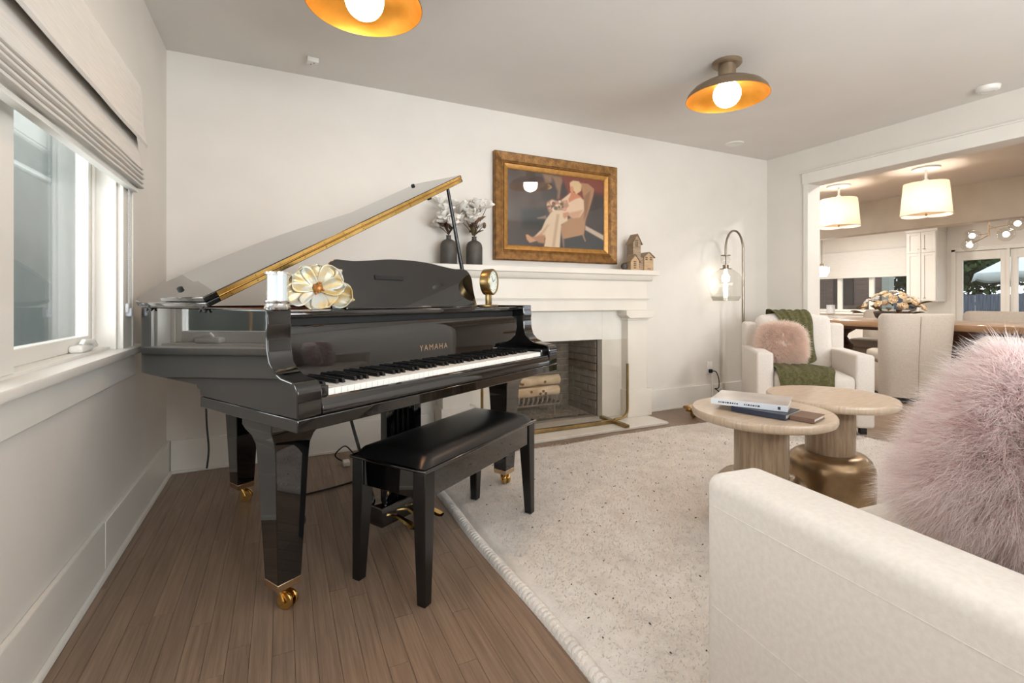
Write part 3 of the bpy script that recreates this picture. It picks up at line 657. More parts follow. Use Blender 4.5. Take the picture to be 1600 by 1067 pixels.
for x in (-bx+0.006, bx-0.024): box('apron', 'black_gloss', bn, x, x+0.018, -by+0.052, by-0.052, 0.345, 0.435, bevel=0.002)
B().rbox(-bx-0.008, bx+0.008, -by-0.008, by+0.008, 0.435, 0.447, 0.005).build('seat_frame', 'black_gloss', bn)
n = 24; P = []
for i in range(n+1):
    row = []
    for j in range(n+1):
        u = -1+2*i/n; v = -1+2*j/n; e = min(1-abs(u), (1-abs(v))*0.5); z = 0.447+0.036*(1-math.exp(-e*16))+0.004*(1-u*u)*(1-v*v)
        row.append((u*(bx-0.002), v*(by-0.002), z))
    P.append(row)
b = B(); b.grid(P); b.build('cushion', 'leather', bn)

# ------------------------------------------------------------------ cables under the piano
def cable(name, pts, r, label, m='black_matte'):
    c = catmull([Vector(p) for p in pts], 8); b = B(); b.tube(c, r, 6); return tag(b.build(name, m), label, 'cable')
def catmull3(p): return p
g = lambda x, y, z=0.006: tuple(atZ(x, y, z))
cable('floor_cable', [g(462, 776), g(500, 767), g(530, 759), g(552, 752), (0.42, 2.80, 0.006), (0.60, 2.95, 0.006), (0.62, 3.20, 0.006)], 0.005, 'black cable lying across the floor boards behind the bench')
cable('looped_cable', [(0.10, 2.62, 0.006), g(462, 795), g(474, 803), g(476, 815), g(468, 826), g(458, 832)], 0.004, 'black cable looped on the floor behind the front piano leg')
cable('hanging_cable', [tuple(pl2w(0.06, 0.66, 0.70)), tuple(pl2w(0.065, 0.665, 0.55)), tuple(pl2w(0.07, 0.66, 0.45)), tuple(pl2w(0.068, 0.67, 0.375))], 0.0035, 'thin black cord hanging loose under the piano tail')
ad = thing('power_adapter', 'white cable plug with a black loop by the wall behind the bench', 'plug', tuple(atZ(541, 727, 0)))
b = B(); b.rbox(-0.02, 0.02, -0.03, 0.03, 0, 0.03, 0.006); b.build('plug_body', 'plastic_white', ad)
b = B(); b.tube(catmull([Vector(p) for p in [(0, 0.03, 0.015), (-0.03, 0.06, 0.02), (-0.06, 0.03, 0.06), (-0.04, 0.0, 0.10), (0.0, 0.02, 0.11), (0.05, 0.05, 0.05), (0.10, 0.02, 0.006)]], 6), 0.004, 6); b.build('cord', 'black_matte', ad)

# ------------------------------------------------------------------ things on the piano
def petal(L, W, cup, curl, nu=8, nv=9, ruffle=0.0, seed=0, tip=0.35):
    rnd = random.Random(seed); ph = rnd.uniform(0, 6); P = []
    for i in range(nu+1):
        t = i/nu; wd = W*(math.sin(PI*min(1, t*0.5+0.06))**1.0)*math.sqrt(max(0, 1-max(0, (t-0.55)/0.45)**2.2*(1-tip*0.0)))
        row = []
        for j in range(nv+1):
            s2 = -1+2*j/nv; x = s2*wd*0.5; y = L*(t-0.08*s2*s2*t); z = cup*L*(s2*s2)*math.sin(PI*t*0.8)+curl*L*t*t+ruffle*L*math.sin(s2*7+ph+t*3)*t*t
            row.append((x, y, z))
        P.append(row)
    return P
def add_petals(root, n, L, W, m, tilt, cup=0.18, curl=0.1, ruffle=0.03, off=0, r0=0.0, name='petal', jitter=0.15, face=Matrix.Identity(4), c=(0, 0, 0)):
    for q in range(n):
        a = off+2*PI*q/n+random.uniform(-jitter, jitter)
        b = B(); b.grid(petal(L*random.uniform(0.9, 1.08), W*random.uniform(0.92, 1.08), cup, curl, ruffle=ruffle, seed=random.random()))
        mt = Matrix.Translation(c) @ face @ Matrix.Rotation(a, 4, 'Z') @ Matrix.Translation((0, r0, 0)) @ Matrix.Rotation(tilt+random.uniform(-0.08, 0.08), 4, 'X')
        b.xf(mt); o = b.build(name, m, root); sd = o.modifiers.new('s', 'SOLIDIFY'); sd.thickness = L*0.012
# silver hurricane candle holder
cnd = pl2w(0.046, 0.152, 0)
t = thing('hurricane_candle', 'white candle in a silver rimmed glass cylinder on the piano', 'candle holder', (cnd.x, cnd.y, 0.97))
b = B(); b.lathe([(0, 0), (0.036, 0), (0.038, 0.006), (0.034, 0.012), (0.033, 0.018), (0.036, 0.022), (0.036, 0.027), (0.0, 0.027)], 28); b.build('base', 'silver', t)
b = B(); b.lathe([(0, 0.027), (0.026, 0.027), (0.026, 0.104), (0.023, 0.107), (0, 0.106)], 24); b.build('candle', 'white_paper', t)
b = B(); b.lathe([(0.0325, 0.027), (0.0325, 0.108), (0.031, 0.108), (0.031, 0.027)], 28, cap=False); b.build('glass_cylinder', 'glass', t)
b = B(); b.lathe([(0.0305, 0.107), (0.036, 0.107), (0.036, 0.114), (0.0305, 0.114), (0.0305, 0.107)], 28, cap=False); b.build('rim', 'silver', t)
# gilded magnolia
mc = pl2w(0.185, 0.155, 0.962)
t = thing('gilded_magnolia', 'large gilded metal magnolia blossom lying on the piano', 'flower ornament', (mc.x, mc.y, mc.z))
dirc = Vector((-mc.x, -mc.y, 0)).normalized()
face = Matrix.Translation((0, 0, 0.074)) @ Matrix.Rotation(math.atan2(dirc.y, dirc.x)-PI/2+PI, 4, 'Z') @ Matrix.Rotation(R(80), 4, 'X') @ Matrix.Scale(1.17, 4)
def gp(a, L, W, m, tilt, z=0.0, curl=0.10):
    b = B(); b.grid(petal(L, W, 0.16, curl, 12, 14, 0.05, random.random()))
    b.xf(face @ Matrix.Translation((0, 0, z)) @ Matrix.Rotation(R(a), 4, 'Z') @ Matrix.Rotation(R(tilt), 4, 'X')); o = b.build('petal', m, t); sd = o.modifiers.new('s', 'SOLIDIFY'); sd.thickness = 0.002
gp(0, 0.070, 0.095, 'metal_petal', 8, 0.002); gp(-52, 0.084, 0.085, 'metal_petal_w', 10, 0.0); gp(62, 0.076, 0.085, 'metal_petal', 8, 0.004); gp(35, 0.080, 0.07, 'metal_petal', 2, -0.012)
gp(112, 0.096, 0.075, 'metal_petal_w', 6, 0.0); gp(165, 0.070, 0.082, 'metal_petal_w', 10, 0.002); gp(208, 0.070, 0.085, 'metal_petal_w', 12, 0.0); gp(-108, 0.104, 0.085, 'metal_petal', -2, -0.014); gp(-88, 0.08, 0.06, 'metal_petal', 10, 0.004); gp(82, 0.09, 0.07, 'metal_petal', 0, -0.014)
b = B(); b.sphere((0, 0, 0.006), 0.015, 14, 8, (1, 1, 0.7))
for q in range(30): a = random.uniform(0, 6.28); rr = random.uniform(0, 0.017); b.sphere((rr*math.cos(a), rr*math.sin(a), 0.012), 0.0035, 6, 4)
b.xf(face); b.build('flower_center', 'gold_center', t)
# brass clock
cc = pl2w(1.205, 0.225, 0.962); 
t = thing('mantel_clock', 'round brass table clock standing at the right end of the piano', 'clock', (cc.x, cc.y, cc.z), math.atan2(-0.97, 0.10)+R(90)+R(38))
b = B(); b.rbox(-0.052, 0.052, -0.03, 0.03, 0, 0.012, 0.003, 2); b.build('base', 'aged_brass', t)
b = B(); b.rbox(-0.017, 0.017, -0.010, 0.014, 0.012, 0.07, 0.003, 2); b.build('stand', 'aged_brass', t)
rt = Matrix.Translation((0, 0, 0.128)) @ Matrix.Rotation(R(90), 4, 'X')
b = B(); b.lathe([(0, -0.026), (0.060, -0.026), (0.066, -0.022), (0.067, 0.022), (0.062, 0.028), (0.057, 0.028), (0.056, 0.02), (0, 0.02)], 36).xf(rt); b.build('case', 'aged_brass', t)
b = B(); b.lathe([(0, 0.0205), (0.0555, 0.0205), (0.0555, 0.0225), (0, 0.0225)], 36).xf(rt); cf = b.build('dial', 'clock_face', t)
b = B()
for q in range(12): a = q*PI/6; rr = 0.045; b.rbox(rr*math.cos(a)-0.0022, rr*math.cos(a)+0.0022, rr*math.sin(a)-0.0022, rr*math.sin(a)+0.0022, 0.0226, 0.0234, 0.0004, 1)
b.xf(rt); b.build('hour_marks', 'ink', cf)
for L, a in ((0.026, R(60)), (0.038, R(-35))):
    b = B(); b.tube([(0, 0, 0.0238), (L*math.sin(a), L*math.cos(a), 0.0238)], 0.0012, 6).xf(rt); b.build('hand', 'ink', cf)

# ================================================================== WALL AND MANTEL THINGS
FX, FXR, FZ0, FZ1 = 1.440, 2.575, 1.300, 2.122
t = thing('framed_picture', 'wide gold framed portrait of a seated bride above the mantel', 'picture', (0, BY, 0))
def frame_side(p, q, inward, name, prof, m):
    """mitred moulding from corner p to q; inward = unit vector to the picture's middle"""
    p = Vector(p); q = Vector(q); al = (q-p).normalized(); P = []
    for (w2, h) in prof:
        P.append([tuple(Vector((0, -h, 0))+p+inward*w2+al*w2), tuple(Vector((0, -h, 0))+q+inward*w2-al*w2)])
    b = B(); b.grid(P, False); return b.build(name, m, t)
pr1 = [(0, 0.0), (0, 0.042), (0.008, 0.05), (0.02, 0.048), (0.062, 0.036), (0.070, 0.040), (0.078, 0.036), (0.082, 0.026)]
pr2 = [(0.082, 0.026), (0.084, 0.03), (0.112, 0.024), (0.120, 0.016), (0.120, 0.010)]
cn = [(FX, 0, FZ0), (FXR, 0, FZ0), (FXR, 0, FZ1), (FX, 0, FZ1)]; inw = [Vector((0, 0, 1)), Vector((-1, 0, 0)), Vector((0, 0, -1)), Vector((1, 0, 0))]
for q in range(4):
    frame_side(cn[q], cn[(q+1) % 4], inw[q], 'frame_rail', pr1, 'frame_gold'); frame_side(cn[q], cn[(q+1) % 4], inw[q], 'frame_liner', pr2, 'frame_liner')
# print: colours laid out in photo-crop coordinates
SHAPES = [  # polygon, rgb, feather
 ([(640, 240), (1020, 290), (1020, 560), (890, 540), (600, 470)], (128, 50, 32), 30),
 ([(905, 420), (1020, 450), (1020, 810), (840, 720)], (48, 26, 24), 30),
 ([(480, 250), (560, 265), (560, 345), (500, 330)], (150, 112, 88), 12),
 ([(560, 270), (640, 285), (655, 330), (625, 460), (600, 470), (590, 340)], (146, 108, 80), 9),
 ([(655, 320), (690, 400), (690, 440), (630, 470), (640, 360)], (54, 38, 36), 10),
 ([(465, 380), (560, 330), (610, 400), (600, 485), (480, 470)], (64, 50, 48), 14),
 ([(300, 560), (520, 540), (500, 740), (300, 760)], (38, 32, 32), 26),
 ([(430, 630), (510, 608), (515, 640), (440, 640)], (140, 116, 96), 6),
 ([(150, 690), (420, 720), (600, 820), (600, 930), (150, 930)], (70, 54, 50), 40),
 ([(625, 790), (860, 730), (1020, 800), (1020, 930), (600, 930)], (34, 28, 30), 20),
 ([(845, 695), (1010, 785), (1010, 830), (845, 735)], (196, 168, 146), 6),
 ([(805, 330), (870, 340), (922, 385), (915, 440), (880, 560), (850, 650), (835, 775), (650, 815), (632, 705), (700, 640), (800, 610), (832, 470)], (178, 128, 90), 5),
 ([(835, 450), (890, 400), (860, 600), (835, 650)], (146, 98, 66), 8),
 ([(815, 775), (832, 770), (853, 832), (842, 836)], (150, 110, 84), 3), ([(645, 810), (668, 806), (668, 885), (655, 885)], (128, 94, 74), 3),
 ([(565, 565), (690, 560), (695, 655), (640, 690), (628, 890), (490, 890), (505, 800), (400, 800), (470, 730), (505, 650)], (224, 192, 162), 6),
 ([(600, 600), (625, 600), (585, 880), (560, 880)], (196, 160, 130), 8), ([(520, 690), (540, 690), (470, 790), (440, 790)], (198, 164, 134), 8),
 ([(335, 775), (352, 772), (398, 802), (470, 762), (505, 800), (400, 838), (370, 845), (345, 815)], (206, 150, 112), 5),
 ([(385, 795), (500, 780), (500, 850), (450, 845)], (180, 128, 98), 8),
 ([(640, 480), (720, 415), (800, 450), (832, 480), (835, 570), (800, 625), (740, 632), (690, 600), (660, 560)], (228, 190, 160), 5),
 ([(700, 590), (790, 570), (830, 560), (790, 630), (720, 630)], (206, 156, 124), 8),
 ([(655, 590), (700, 580), (710, 605), (670, 640), (655, 620)], (204, 142, 108), 4),
 ([(725, 405), (765, 420), (815, 455), (760, 470), (705, 500), (700, 470), (718, 440)], (206, 126, 88), 5),
 ([(712, 330), (740, 312), (790, 318), (815, 350), (810, 400), (770, 430), (745, 400), (715, 365)], (222, 184, 140), 5),
 ([(715, 360), (742, 365), (748, 400), (735, 420), (716, 405)], (212, 140, 102), 4),
 ([(515, 500), (560, 470), (620, 490), (690, 480), (705, 530), (670, 565), (600, 560), (540, 590), (525, 560)], (182, 132, 104), 7)]
rs = random.Random(3)
for q in range(26):
    cx2, cy2 = rs.uniform(525, 695), rs.uniform(490, 560); rr = rs.uniform(9, 20); SHAPES.append(([(cx2+rr*math.cos(a), cy2+rr*math.sin(a)) for a in [k2*PI/4 for k2 in range(8)]], rs.choice([(226, 176, 142), (214, 150, 126), (120, 76, 62), (236, 204, 178), (96, 88, 60)]), 5))
def paint(zx, zy):
    col = np.zeros(zx.shape+(3,)); base = np.array([84, 64, 56.]); col[:] = base
    col += (np.sin(zx/23)+np.sin(zy/31+zx/57))[..., None]*4
    for poly, c, fe in SHAPES:
        inside = np.zeros(zx.shape, bool); dist = np.full(zx.shape, 1e9); n = len(poly)
        for i in range(n):
            x0, y0 = poly[i]; x1, y1 = poly[(i+1) % n]
            cond = ((y0 > zy) != (y1 > zy)) & (zx < (x1-x0)*(zy-y0)/((y1-y0) if y1 != y0 else 1e-9)+x0); inside ^= cond
            dx, dy = x1-x0, y1-y0; tt = np.clip(((zx-x0)*dx+(zy-y0)*dy)/(dx*dx+dy*dy+1e-9), 0, 1)
            dist = np.minimum(dist, np.hypot(zx-x0-tt*dx, zy-y0-tt*dy))
        sd = np.where(inside, dist, -dist); a = np.clip(sd/fe*0.5+0.5, 0, 1)[..., None]; col = col*(1-a)+np.array(c, float)*a
    return np.clip(col, 0, 255)/255
px0, px1, pz0, pz1 = FX+0.118, FXR-0.118, FZ0+0.118, FZ1-0.118
NX, NZ = 240, 150
xs = np.linspace(px0, px1, NX+1); zs = np.linspace(pz0, pz1, NZ+1); X, Z = np.meshgrid(xs, zs); Yp = BY-0.011
d = X*sY+Yp*cY; l = X*cY-Yp*sY; pxx = HX+F_PX*l/d; pyy = HY-F_PX*(Z-CH)/d
col = paint((pxx-760)*1204/220, (pyy-225)*1067/195)
me = bpy.data.meshes.new('photo_print'); vv = np.stack([X, np.full_like(X, -0.011), Z], -1).reshape(-1, 3)
idx = np.arange((NX+1)*(NZ+1)).reshape(NZ+1, NX+1); ff = np.stack([idx[:-1, :-1], idx[:-1, 1:], idx[1:, 1:], idx[1:, :-1]], -1).reshape(-1, 4)
me.from_pydata(vv.tolist(), [], ff.tolist()); ca = me.color_attributes.new('col', 'FLOAT_COLOR', 'POINT')
lc = np.where(col <= 0.04045, col/12.92, ((col+0.055)/1.055)**2.4); ca.data.foreach_set('color', np.concatenate([lc.reshape(-1, 3), np.ones(((NX+1)*(NZ+1), 1))], 1).ravel())
link('photo_print', me, 'print', t); box('picture_glass', 'glass', t, px0, px1, -0.016, -0.014, pz0, pz1)
box('backing', 'dark_hole', t, FX+0.02, FXR-0.02, -0.008, -0.002, FZ0+0.02, FZ1-0.02)

# bottle vases with white magnolias
SZ = 1.244
def vase(x, y, label, lab2, seed, spread, tilt):
    t = thing('bottle_vase', label, 'vase', (x, y, SZ), group='charcoal vases on the mantel')
    b = B(); b.lathe([(0, 0), (0.056, 0), (0.059, 0.005), (0.059, 0.125), (0.055, 0.148), (0.044, 0.165), (0.028, 0.175), (0.018, 0.18), (0.016, 0.20), (0.020, 0.206), (0.015, 0.206), (0.012, 0.18)], 32, cap=False); b.build('body', 'vase', t)
    random.seed(seed)
    a = thing('magnolia_spray', lab2, 'flowers', (x, y, SZ+0.02), group='white flowers on the mantel')
    for q in range(13):
        an = q*2*PI/13*3+random.uniform(-0.3, 0.3); rr = spread*random.uniform(0.35, 1.0); hh = random.uniform(0.24, 0.40); ex = Vector((rr*math.cos(an), rr*0.55*math.sin(an)-0.03, hh))
        b = B(); b.tube([(0, 0, 0.05), (0, 0, 0.19), tuple(ex*0.6+Vector((0, 0, 0.08))), tuple(ex)], [0.003, 0.003, 0.003, 0.002], 5); b.build('stem', 'stem', a)
        if q in (2, 8):   # bud
            b = B(); b.sphere(ex, 0.014, 8, 6, (1, 1, 1.6)); b.build('bud', 'leaf_brown', a)
        else:
            up = (ex-Vector((0, 0, 0.15))).normalized(); fm = up.to_track_quat('Z', 'Y').to_matrix().to_4x4()
            bl = B()
            for k2 in range(6): bl2 = B(); bl2.grid(petal(0.074, 0.064, 0.3, 0.18, 6, 7, 0.05, random.random())); bl2.xf(Matrix.Translation(ex) @ fm @ Matrix.Rotation(k2*2*PI/5+random.random(), 4, 'Z') @ Matrix.Rotation(R(random.uniform(12, 60)), 4, 'X')); bl.add(bl2.v, bl2.f, True)
            bl.build('blossom', 'petal_white', a)
    for q in range(7):
        an = random.uniform(0, 6.28); b = B(); b.grid(petal(random.uniform(0.08, 0.12), 0.04, 0.15, -0.1, 7, 6, 0.02, q))
        b.xf(Matrix.Translation((0.015*math.cos(an), 0.01*math.sin(an)-0.01, random.uniform(0.19, 0.26))) @ Matrix.Rotation(an, 4, 'Z') @ Matrix.Rotation(R(random.uniform(10, 60)), 4, 'X')); b.build('leaf', 'leaf_dark' if q % 2 else 'leaf_brown', a)
vase(1.058, 3.245, 'charcoal bottle vase on the mantel, further from the picture frame', 'white magnolia spray in the vase behind the lid prop', 5, 0.115, 0)
vase(1.246, 3.235, 'charcoal bottle vase on the mantel, next to the picture frame', 'white magnolia spray in the vase next to the picture frame', 11, 0.11, 0)

# wooden village ornament
t = thing('village_ornament', 'cluster of three small wooden toy houses at the mantel end', 'ornament', (2.72, 3.22, SZ))
def house(x0, x1, y0, y1, hw, hr, m, wins, name):
    xm = (x0+x1)/2; b = B(); b.prism([(x0, 0), (x1, 0), (x1, hw), (xm, hr), (x0, hw)], y0, y1, 'y'); h = b.build(name, m, t)
    th = 0.006
    for xa, s2 in ((x0, -1), (x1, 1)):
        dx = xa-xm; sl = (hw-hr)/abs(dx); e = xa+s2*0.012
        b = B(); b.prism([(xm, hr), (e, hr+sl*abs(e-xm)), (e, hr+sl*abs(e-xm)+th), (xm, hr+th)], y0-0.012, y1+0.006, 'y'); b.build('roof', 'house_wood', h)
    for wx, wz in wins: B().box(xm+wx-0.0035, xm+wx+0.0035, y0-0.0015, y0+0.001, wz-0.005, wz+0.005).build('window', 'dark_hole', h)
house(-0.075, 0.005, -0.03, 0.05, 0.235, 0.30, 'house_wood', [(s2*0.007-0.003+0.0, z) for s2 in (-1, 1) for z in (0.205, 0.218, 0.234, 0.25)], 'tower')
house(-0.135, -0.05, -0.075, 0.0, 0.075, 0.125, 'house_wood_l', [(s2*0.008, z) for s2 in (-1, 1) for z in (0.018, 0.036, 0.052, 0.068)], 'cottage')
house(0.018, 0.115, -0.06, 0.03, 0.115, 0.15, 'house_wood_l', [(c2+s2*0.006, z) for c2 in (-0.026, 0.024) for s2 in (-1, 1) for z in (0.092, 0.108)]+[(s2*0.009, 0.016) for s2 in (-1, 1)], 'barn')
B().box(-0.05, 0.018, -0.045, -0.02, 0, 0.11).build('gable_wall', 'house_wood', t)
for s2 in (-1, 1):
    for z in (0.03, 0.05, 0.07, 0.088): B().box(-0.032+s2*0.007-0.004, -0.032+s2*0.007+0.004, -0.0465, -0.044, z-0.005, z+0.005).build('window', 'dark_hole', t)
b = B(); b.sphere((-0.16, -0.02, 0.03), 0.028, 12, 8, (1, 1, 1.1)); b.build('tree_ball', 'vase', t)

# outlet and its plugs
t = thing('wall_outlet', 'white wall outlet with plugs between mantel and armchair', 'outlet', (3.70, BY, 0))
b = B(); b.rbox(-0.036, 0.036, -0.006, 0, 0.29, 0.405, 0.003, 2); b.build('cover_plate', 'plastic_white', t)
b = B(); b.rbox(-0.017, 0.017, -0.03, -0.004, 0.30, 0.335, 0.005, 2); b.build('plug', 'black_matte', t)
b = B(); b.tube(catmull([Vector(p) for p in [(0, -0.03, 0.318), (0.04, -0.045, 0.31), (0.07, -0.05, 0.24), (0.07, -0.05, 0.16), (0.03, -0.04, 0.15), (0.06, -0.05, 0.13), (0.16, -0.06, 0.03), (0.25, -0.08, 0.008)]], 6), 0.005, 6); b.build('cord', 'black_matte', t)
b = B(); b.tube([(0.01, -0.02, 0.30), (0.015, -0.022, 0.2), (0.02, -0.025, 0.01)], 0.008, 6); b.build('cord_cover', 'plastic_white', t)
# gold leaf ornament on the floor
pc = atZ(1084, 652, 0); random.seed(21)
t = thing('gold_ornament', 'crumpled gold leaf ornament on the floor by the rug edge', 'ornament', (pc.x, pc.y, 0))
for q in range(9):
    b = B(); b.grid(petal(random.uniform(0.08, 0.12), 0.07, 0.25, 0.1, 7, 7, 0.08, q)); b.xf(Matrix.Translation((0, 0, 0.035)) @ Matrix.Rotation(q*0.75+random.random()*0.4, 4, 'Z') @ Matrix.Rotation(R(random.uniform(-10, 35)), 4, 'X'))
    z0 = min(p[2] for p in b.v); 
    if z0 < 0.003: b.xf(Matrix.Translation((0, 0, 0.003-z0)))
    o = b.build('leaf', 'gold_leaf' if q % 4 else 'cream_orn', t); sd = o.modifiers.new('s', 'SOLIDIFY'); sd.thickness = 0.003
b = B(); b.sphere((0, 0, 0.03), 0.03, 12, 8); b.build('core', 'gold_leaf', t)
# ================================================================== CEILING
def ceiling_lamp(x, y, label):
    t = thing('ceiling_lamp', label, 'ceiling lamp', (x, y, 0), group='brass bowl ceiling lamps')
    b = B(); b.lathe([(0, 2.434), (0.084, 2.434), (0.084, 2.418), (0.076, 2.410), (0.0, 2.410)], 32); b.build('canopy', 'bowl_out', t)
    b = B(); b.lathe([(0.050, 2.412), (0.050, 2.312)], 28); b.build('stem', 'bowl_out', t)
    pr = [(0.04, 2.316), (0.10, 2.312), (0.155, 2.298), (0.198, 2.274), (0.224, 2.246), (0.236, 2.216)]
    b = B(); b.lathe(pr, 56, cap=False); o = b.build('bowl_outside', 'bowl_out', t)
    b = B(); b.lathe([(r-0.004, z-0.003) for r, z in pr[:-1]]+[(0.233, 2.2155), (0.236, 2.216)], 56, cap=False); b.build('bowl_inside', 'bowl_in', t)
    b = B(); b.lathe([(0.024, 2.31), (0.024, 2.28)], 16); b.build('socket', 'bowl_in', t)
    b = B(); b.sphere((0, 0, 2.240), 0.078, 28, 18); b.build('globe_bulb', 'bulb', t)
ceiling_lamp(2.427, 2.066, 'brass bowl ceiling lamp hanging fully in view on the right')
ceiling_lamp(0.31, 2.066, 'brass bowl ceiling lamp above the piano, cut by the picture top')
p = atZ(488, 92, ZC)
t = thing('ceiling_sensor', 'small square white sensor on the ceiling above the piano lid', 'sensor', (p.x, p.y, ZC), R(8))
b = B(); b.rbox(-0.032, 0.032, -0.03, 0.03, -0.028, 0, 0.004, 2); b.build('body', 'plastic_white', t)
b = B(); b.sphere((0.008, -0.012, -0.028), 0.004, 8, 5); b.sphere((-0.006, 0.012, -0.028), 0.004, 8, 5); b.build('screw', 'dark_bronze', t)
p = atZ(1553, 150, ZC)
t = thing('smoke_detector', 'round white smoke detector on the ceiling by the opening', 'smoke detector', (RX-0.22, p.y-0.05, ZC))
b = B(); b.lathe([(0, -0.03), (0.05, -0.03), (0.06, -0.022), (0.064, 0), (0, 0)], 28); b.build('body', 'plastic_white', t)
b = B(); b.lathe([(0.03, -0.0305), (0.034, -0.033), (0.038, -0.0305)], 24, cap=False); b.build('grille_ring', 'plastic_white', t)
p = atZ(1148, 224, ZC)
t = thing('ceiling_vent', 'flat white round plate on the ceiling near the back wall', 'ceiling plate', (p.x, p.y, ZC))
b = B(); b.lathe([(0, -0.008), (0.07, -0.008), (0.078, 0), (0, 0)], 28); b.build('body', 'plastic_white', t)

# ================================================================== FUR
def fur_mesh(name, P, N, L, width, droop, root, tip, spread=0.45, seg=3, curl=0.0, seed=1):
    rg = np.random.RandomState(seed); n = len(P)
    D = N+rg.normal(0, spread, (n, 3)); D /= np.linalg.norm(D, axis=1)[:, None]
    Ls = L*rg.uniform(0.6, 1.15, n)
    S = np.cross(D, rg.normal(0, 1, (n, 3))); S /= np.linalg.norm(S, axis=1)[:, None]
    cv = rg.normal(0, curl, (n, 3)); V = []; Cc = []
    tint = rg.uniform(0.9, 1.08, (n, 1))
    root = np.array(lin(root)[:3]); tip = np.array(lin(tip)[:3])
    for q in range(seg+1):
        t = q/seg; c = P+D*(Ls*t)[:, None]+np.array([0, 0, -1.0])*(droop*Ls*t*t)[:, None]+cv*(Ls*t*t)[:, None]
        col = (root*(1-t**0.7)+tip*t**0.7)*tint
        if q < seg:
            w2 = width*(1-0.75*t); V += [c-S*w2, c+S*w2]; Cc += [col, col]
        else: V += [c]; Cc += [col]
    k = 2*seg+1; VV = np.stack(V, 1).reshape(-1, 3); CC = np.clip(np.stack(Cc, 1).reshape(-1, 3), 0, 1)
    base = np.arange(n)[:, None]*k; tris = []
    for q in range(seg-1): tris += [[2*q, 2*q+1, 2*q+3], [2*q, 2*q+3, 2*q+2]]
    tris += [[2*seg-2, 2*seg-1, 2*seg]]
    T = (base[:, None, :]+np.array(tris)[None]).reshape(-1, 3)
    me = bpy.data.meshes.new(name); me.vertices.add(len(VV)); me.vertices.foreach_set('co', VV.ravel())
    me.loops.add(T.size); me.loops.foreach_set('vertex_index', T.ravel().astype(np.int32)); me.polygons.add(len(T)); me.polygons.foreach_set('loop_start', np.arange(0, T.size, 3, dtype=np.int32))
    me.update(calc_edges=True); ca = me.color_attributes.new('col', 'FLOAT_COLOR', 'POINT'); ca.data.foreach_set('color', np.concatenate([CC, np.ones((len(CC), 1))], 1).ravel().astype(np.float32))
    me.materials.append(M['fur']); return me
def fur_pillow(label, loc, rot, w2, h2, th, nst, L, width, root, tip, core, seed, group=None, droop=0.25, rnd=0.45, spread=0.22):
    t = thing('fur_pillow', label, 'pillow', loc, 0, group); t.rotation_euler = rot
    # squarish cushion in local xz, thickness y
    def surf(a, c):      # rounded square outline, lens-shaped section
        k2 = rnd; x = a*w2*((1-k2)+k2*math.sqrt(1-c*c/2)*1.02); z = c*h2*((1-k2)+k2*math.sqrt(1-a*a/2)*1.02)
        pr = max(0, (1-a**4)*(1-c**4))**0.5; return x, z, pr*th
    n = 22; b = B()
    for sg in (-1, 1):
        P = []
        for i in range(n+1):
            row = []
            for j in range(n+1):
                a = -1+2*i/n; c = -1+2*j/n; x, z, y = surf(a, c); row.append((x, sg*y, z+h2))
            P.append(row)
        b.grid(P)
    b.build('cushion', core, t)
    rg = np.random.RandomState(seed); A = rg.uniform(-1, 1, (nst, 2)); SG = np.where(rg.rand(nst) < 0.5, -1, 1); Pt = np.zeros((nst, 3)); Nn = np.zeros((nst, 3)); e = 1e-3
    for i in range(nst):
        a, c = A[i]; a = math.copysign(abs(a)**0.85, a); c = math.copysign(abs(c)**0.85, c); x, z, y = surf(a, c); Pt[i] = (x, SG[i]*y, z+h2)
        Nn[i] = (a**3*1.1/max(1-a**4, 0.12)*th/w2, SG[i], c**3*1.1/max(1-c**4, 0.12)*th/h2)
    Nn /= np.linalg.norm(Nn, axis=1)[:, None]
    # comb the fur outwards from the cushion's middle
    out = Pt-np.array([0, 0, h2]); out[:, 1] *= 0.2; out /= (np.linalg.norm(out, axis=1)[:, None]+1e-6); Nn = Nn+out*0.55; Nn /= np.linalg.norm(Nn, axis=1)[:, None]
    cl = np.stack([np.sin(Pt[:, 0]*f1+p1)*np.cos(Pt[:, 2]*f2+p2) for f1, f2, p1, p2 in ((61, 47, 0, 1), (52, 73, 2, .3), (83, 58, 1, 2))], 1); Nn = Nn+cl*0.28; Nn /= np.linalg.norm(Nn, axis=1)[:, None]
    me = fur_mesh('fur', Pt, Nn, L, width, droop, root, tip, spread, 3, 0.22, seed)
    o = link('fur', me, None, t); o['kind'] = 'stuff'; return t

# ================================================================== SEATING
def pad(x0, x1, y0, y1, z0, z1, r, crown=0.0, n=14):
    """soft cushion: rounded box with crowned faces"""
    bm = bmesh.new(); bmesh.ops.create_cube(bm, size=1)
    bmesh.ops.subdivide_edges(bm, edges=list(bm.edges), cuts=n, use_grid_fill=True)
    sx, sy, sz = (x1-x0)/2, (y1-y0)/2, (z1-z0)/2; cx, cy, cz = (x0+x1)/2, (y0+y1)/2, (z0+z1)/2
    for v in bm.verts:
        p = Vector((v.co.x*2*sx, v.co.y*2*sy, v.co.z*2*sz)); q = Vector((max(-sx+r, min(sx-r, p.x)), max(-sy+r, min(sy-r, p.y)), max(-sz+r, min(sz-r, p.z)))); dlt = p-q
        if dlt.length > 1e-6: p = q+dlt.normalized()*min(r, max(abs(dlt.x), abs(dlt.y), abs(dlt.z)))
        u, v2, w2 = p.x/sx, p.y/sy, p.z/sz
        p.z += crown*(1-u*u)*(1-v2*v2)*(w2); p.y += crown*0.6*(1-u*u)*(1-w2*w2)*v2; p.x += crown*0.3*(1-v2*v2)*(1-w2*w2)*u
        v.co = Vector((cx, cy, cz))+p
    return B().bm(bm)
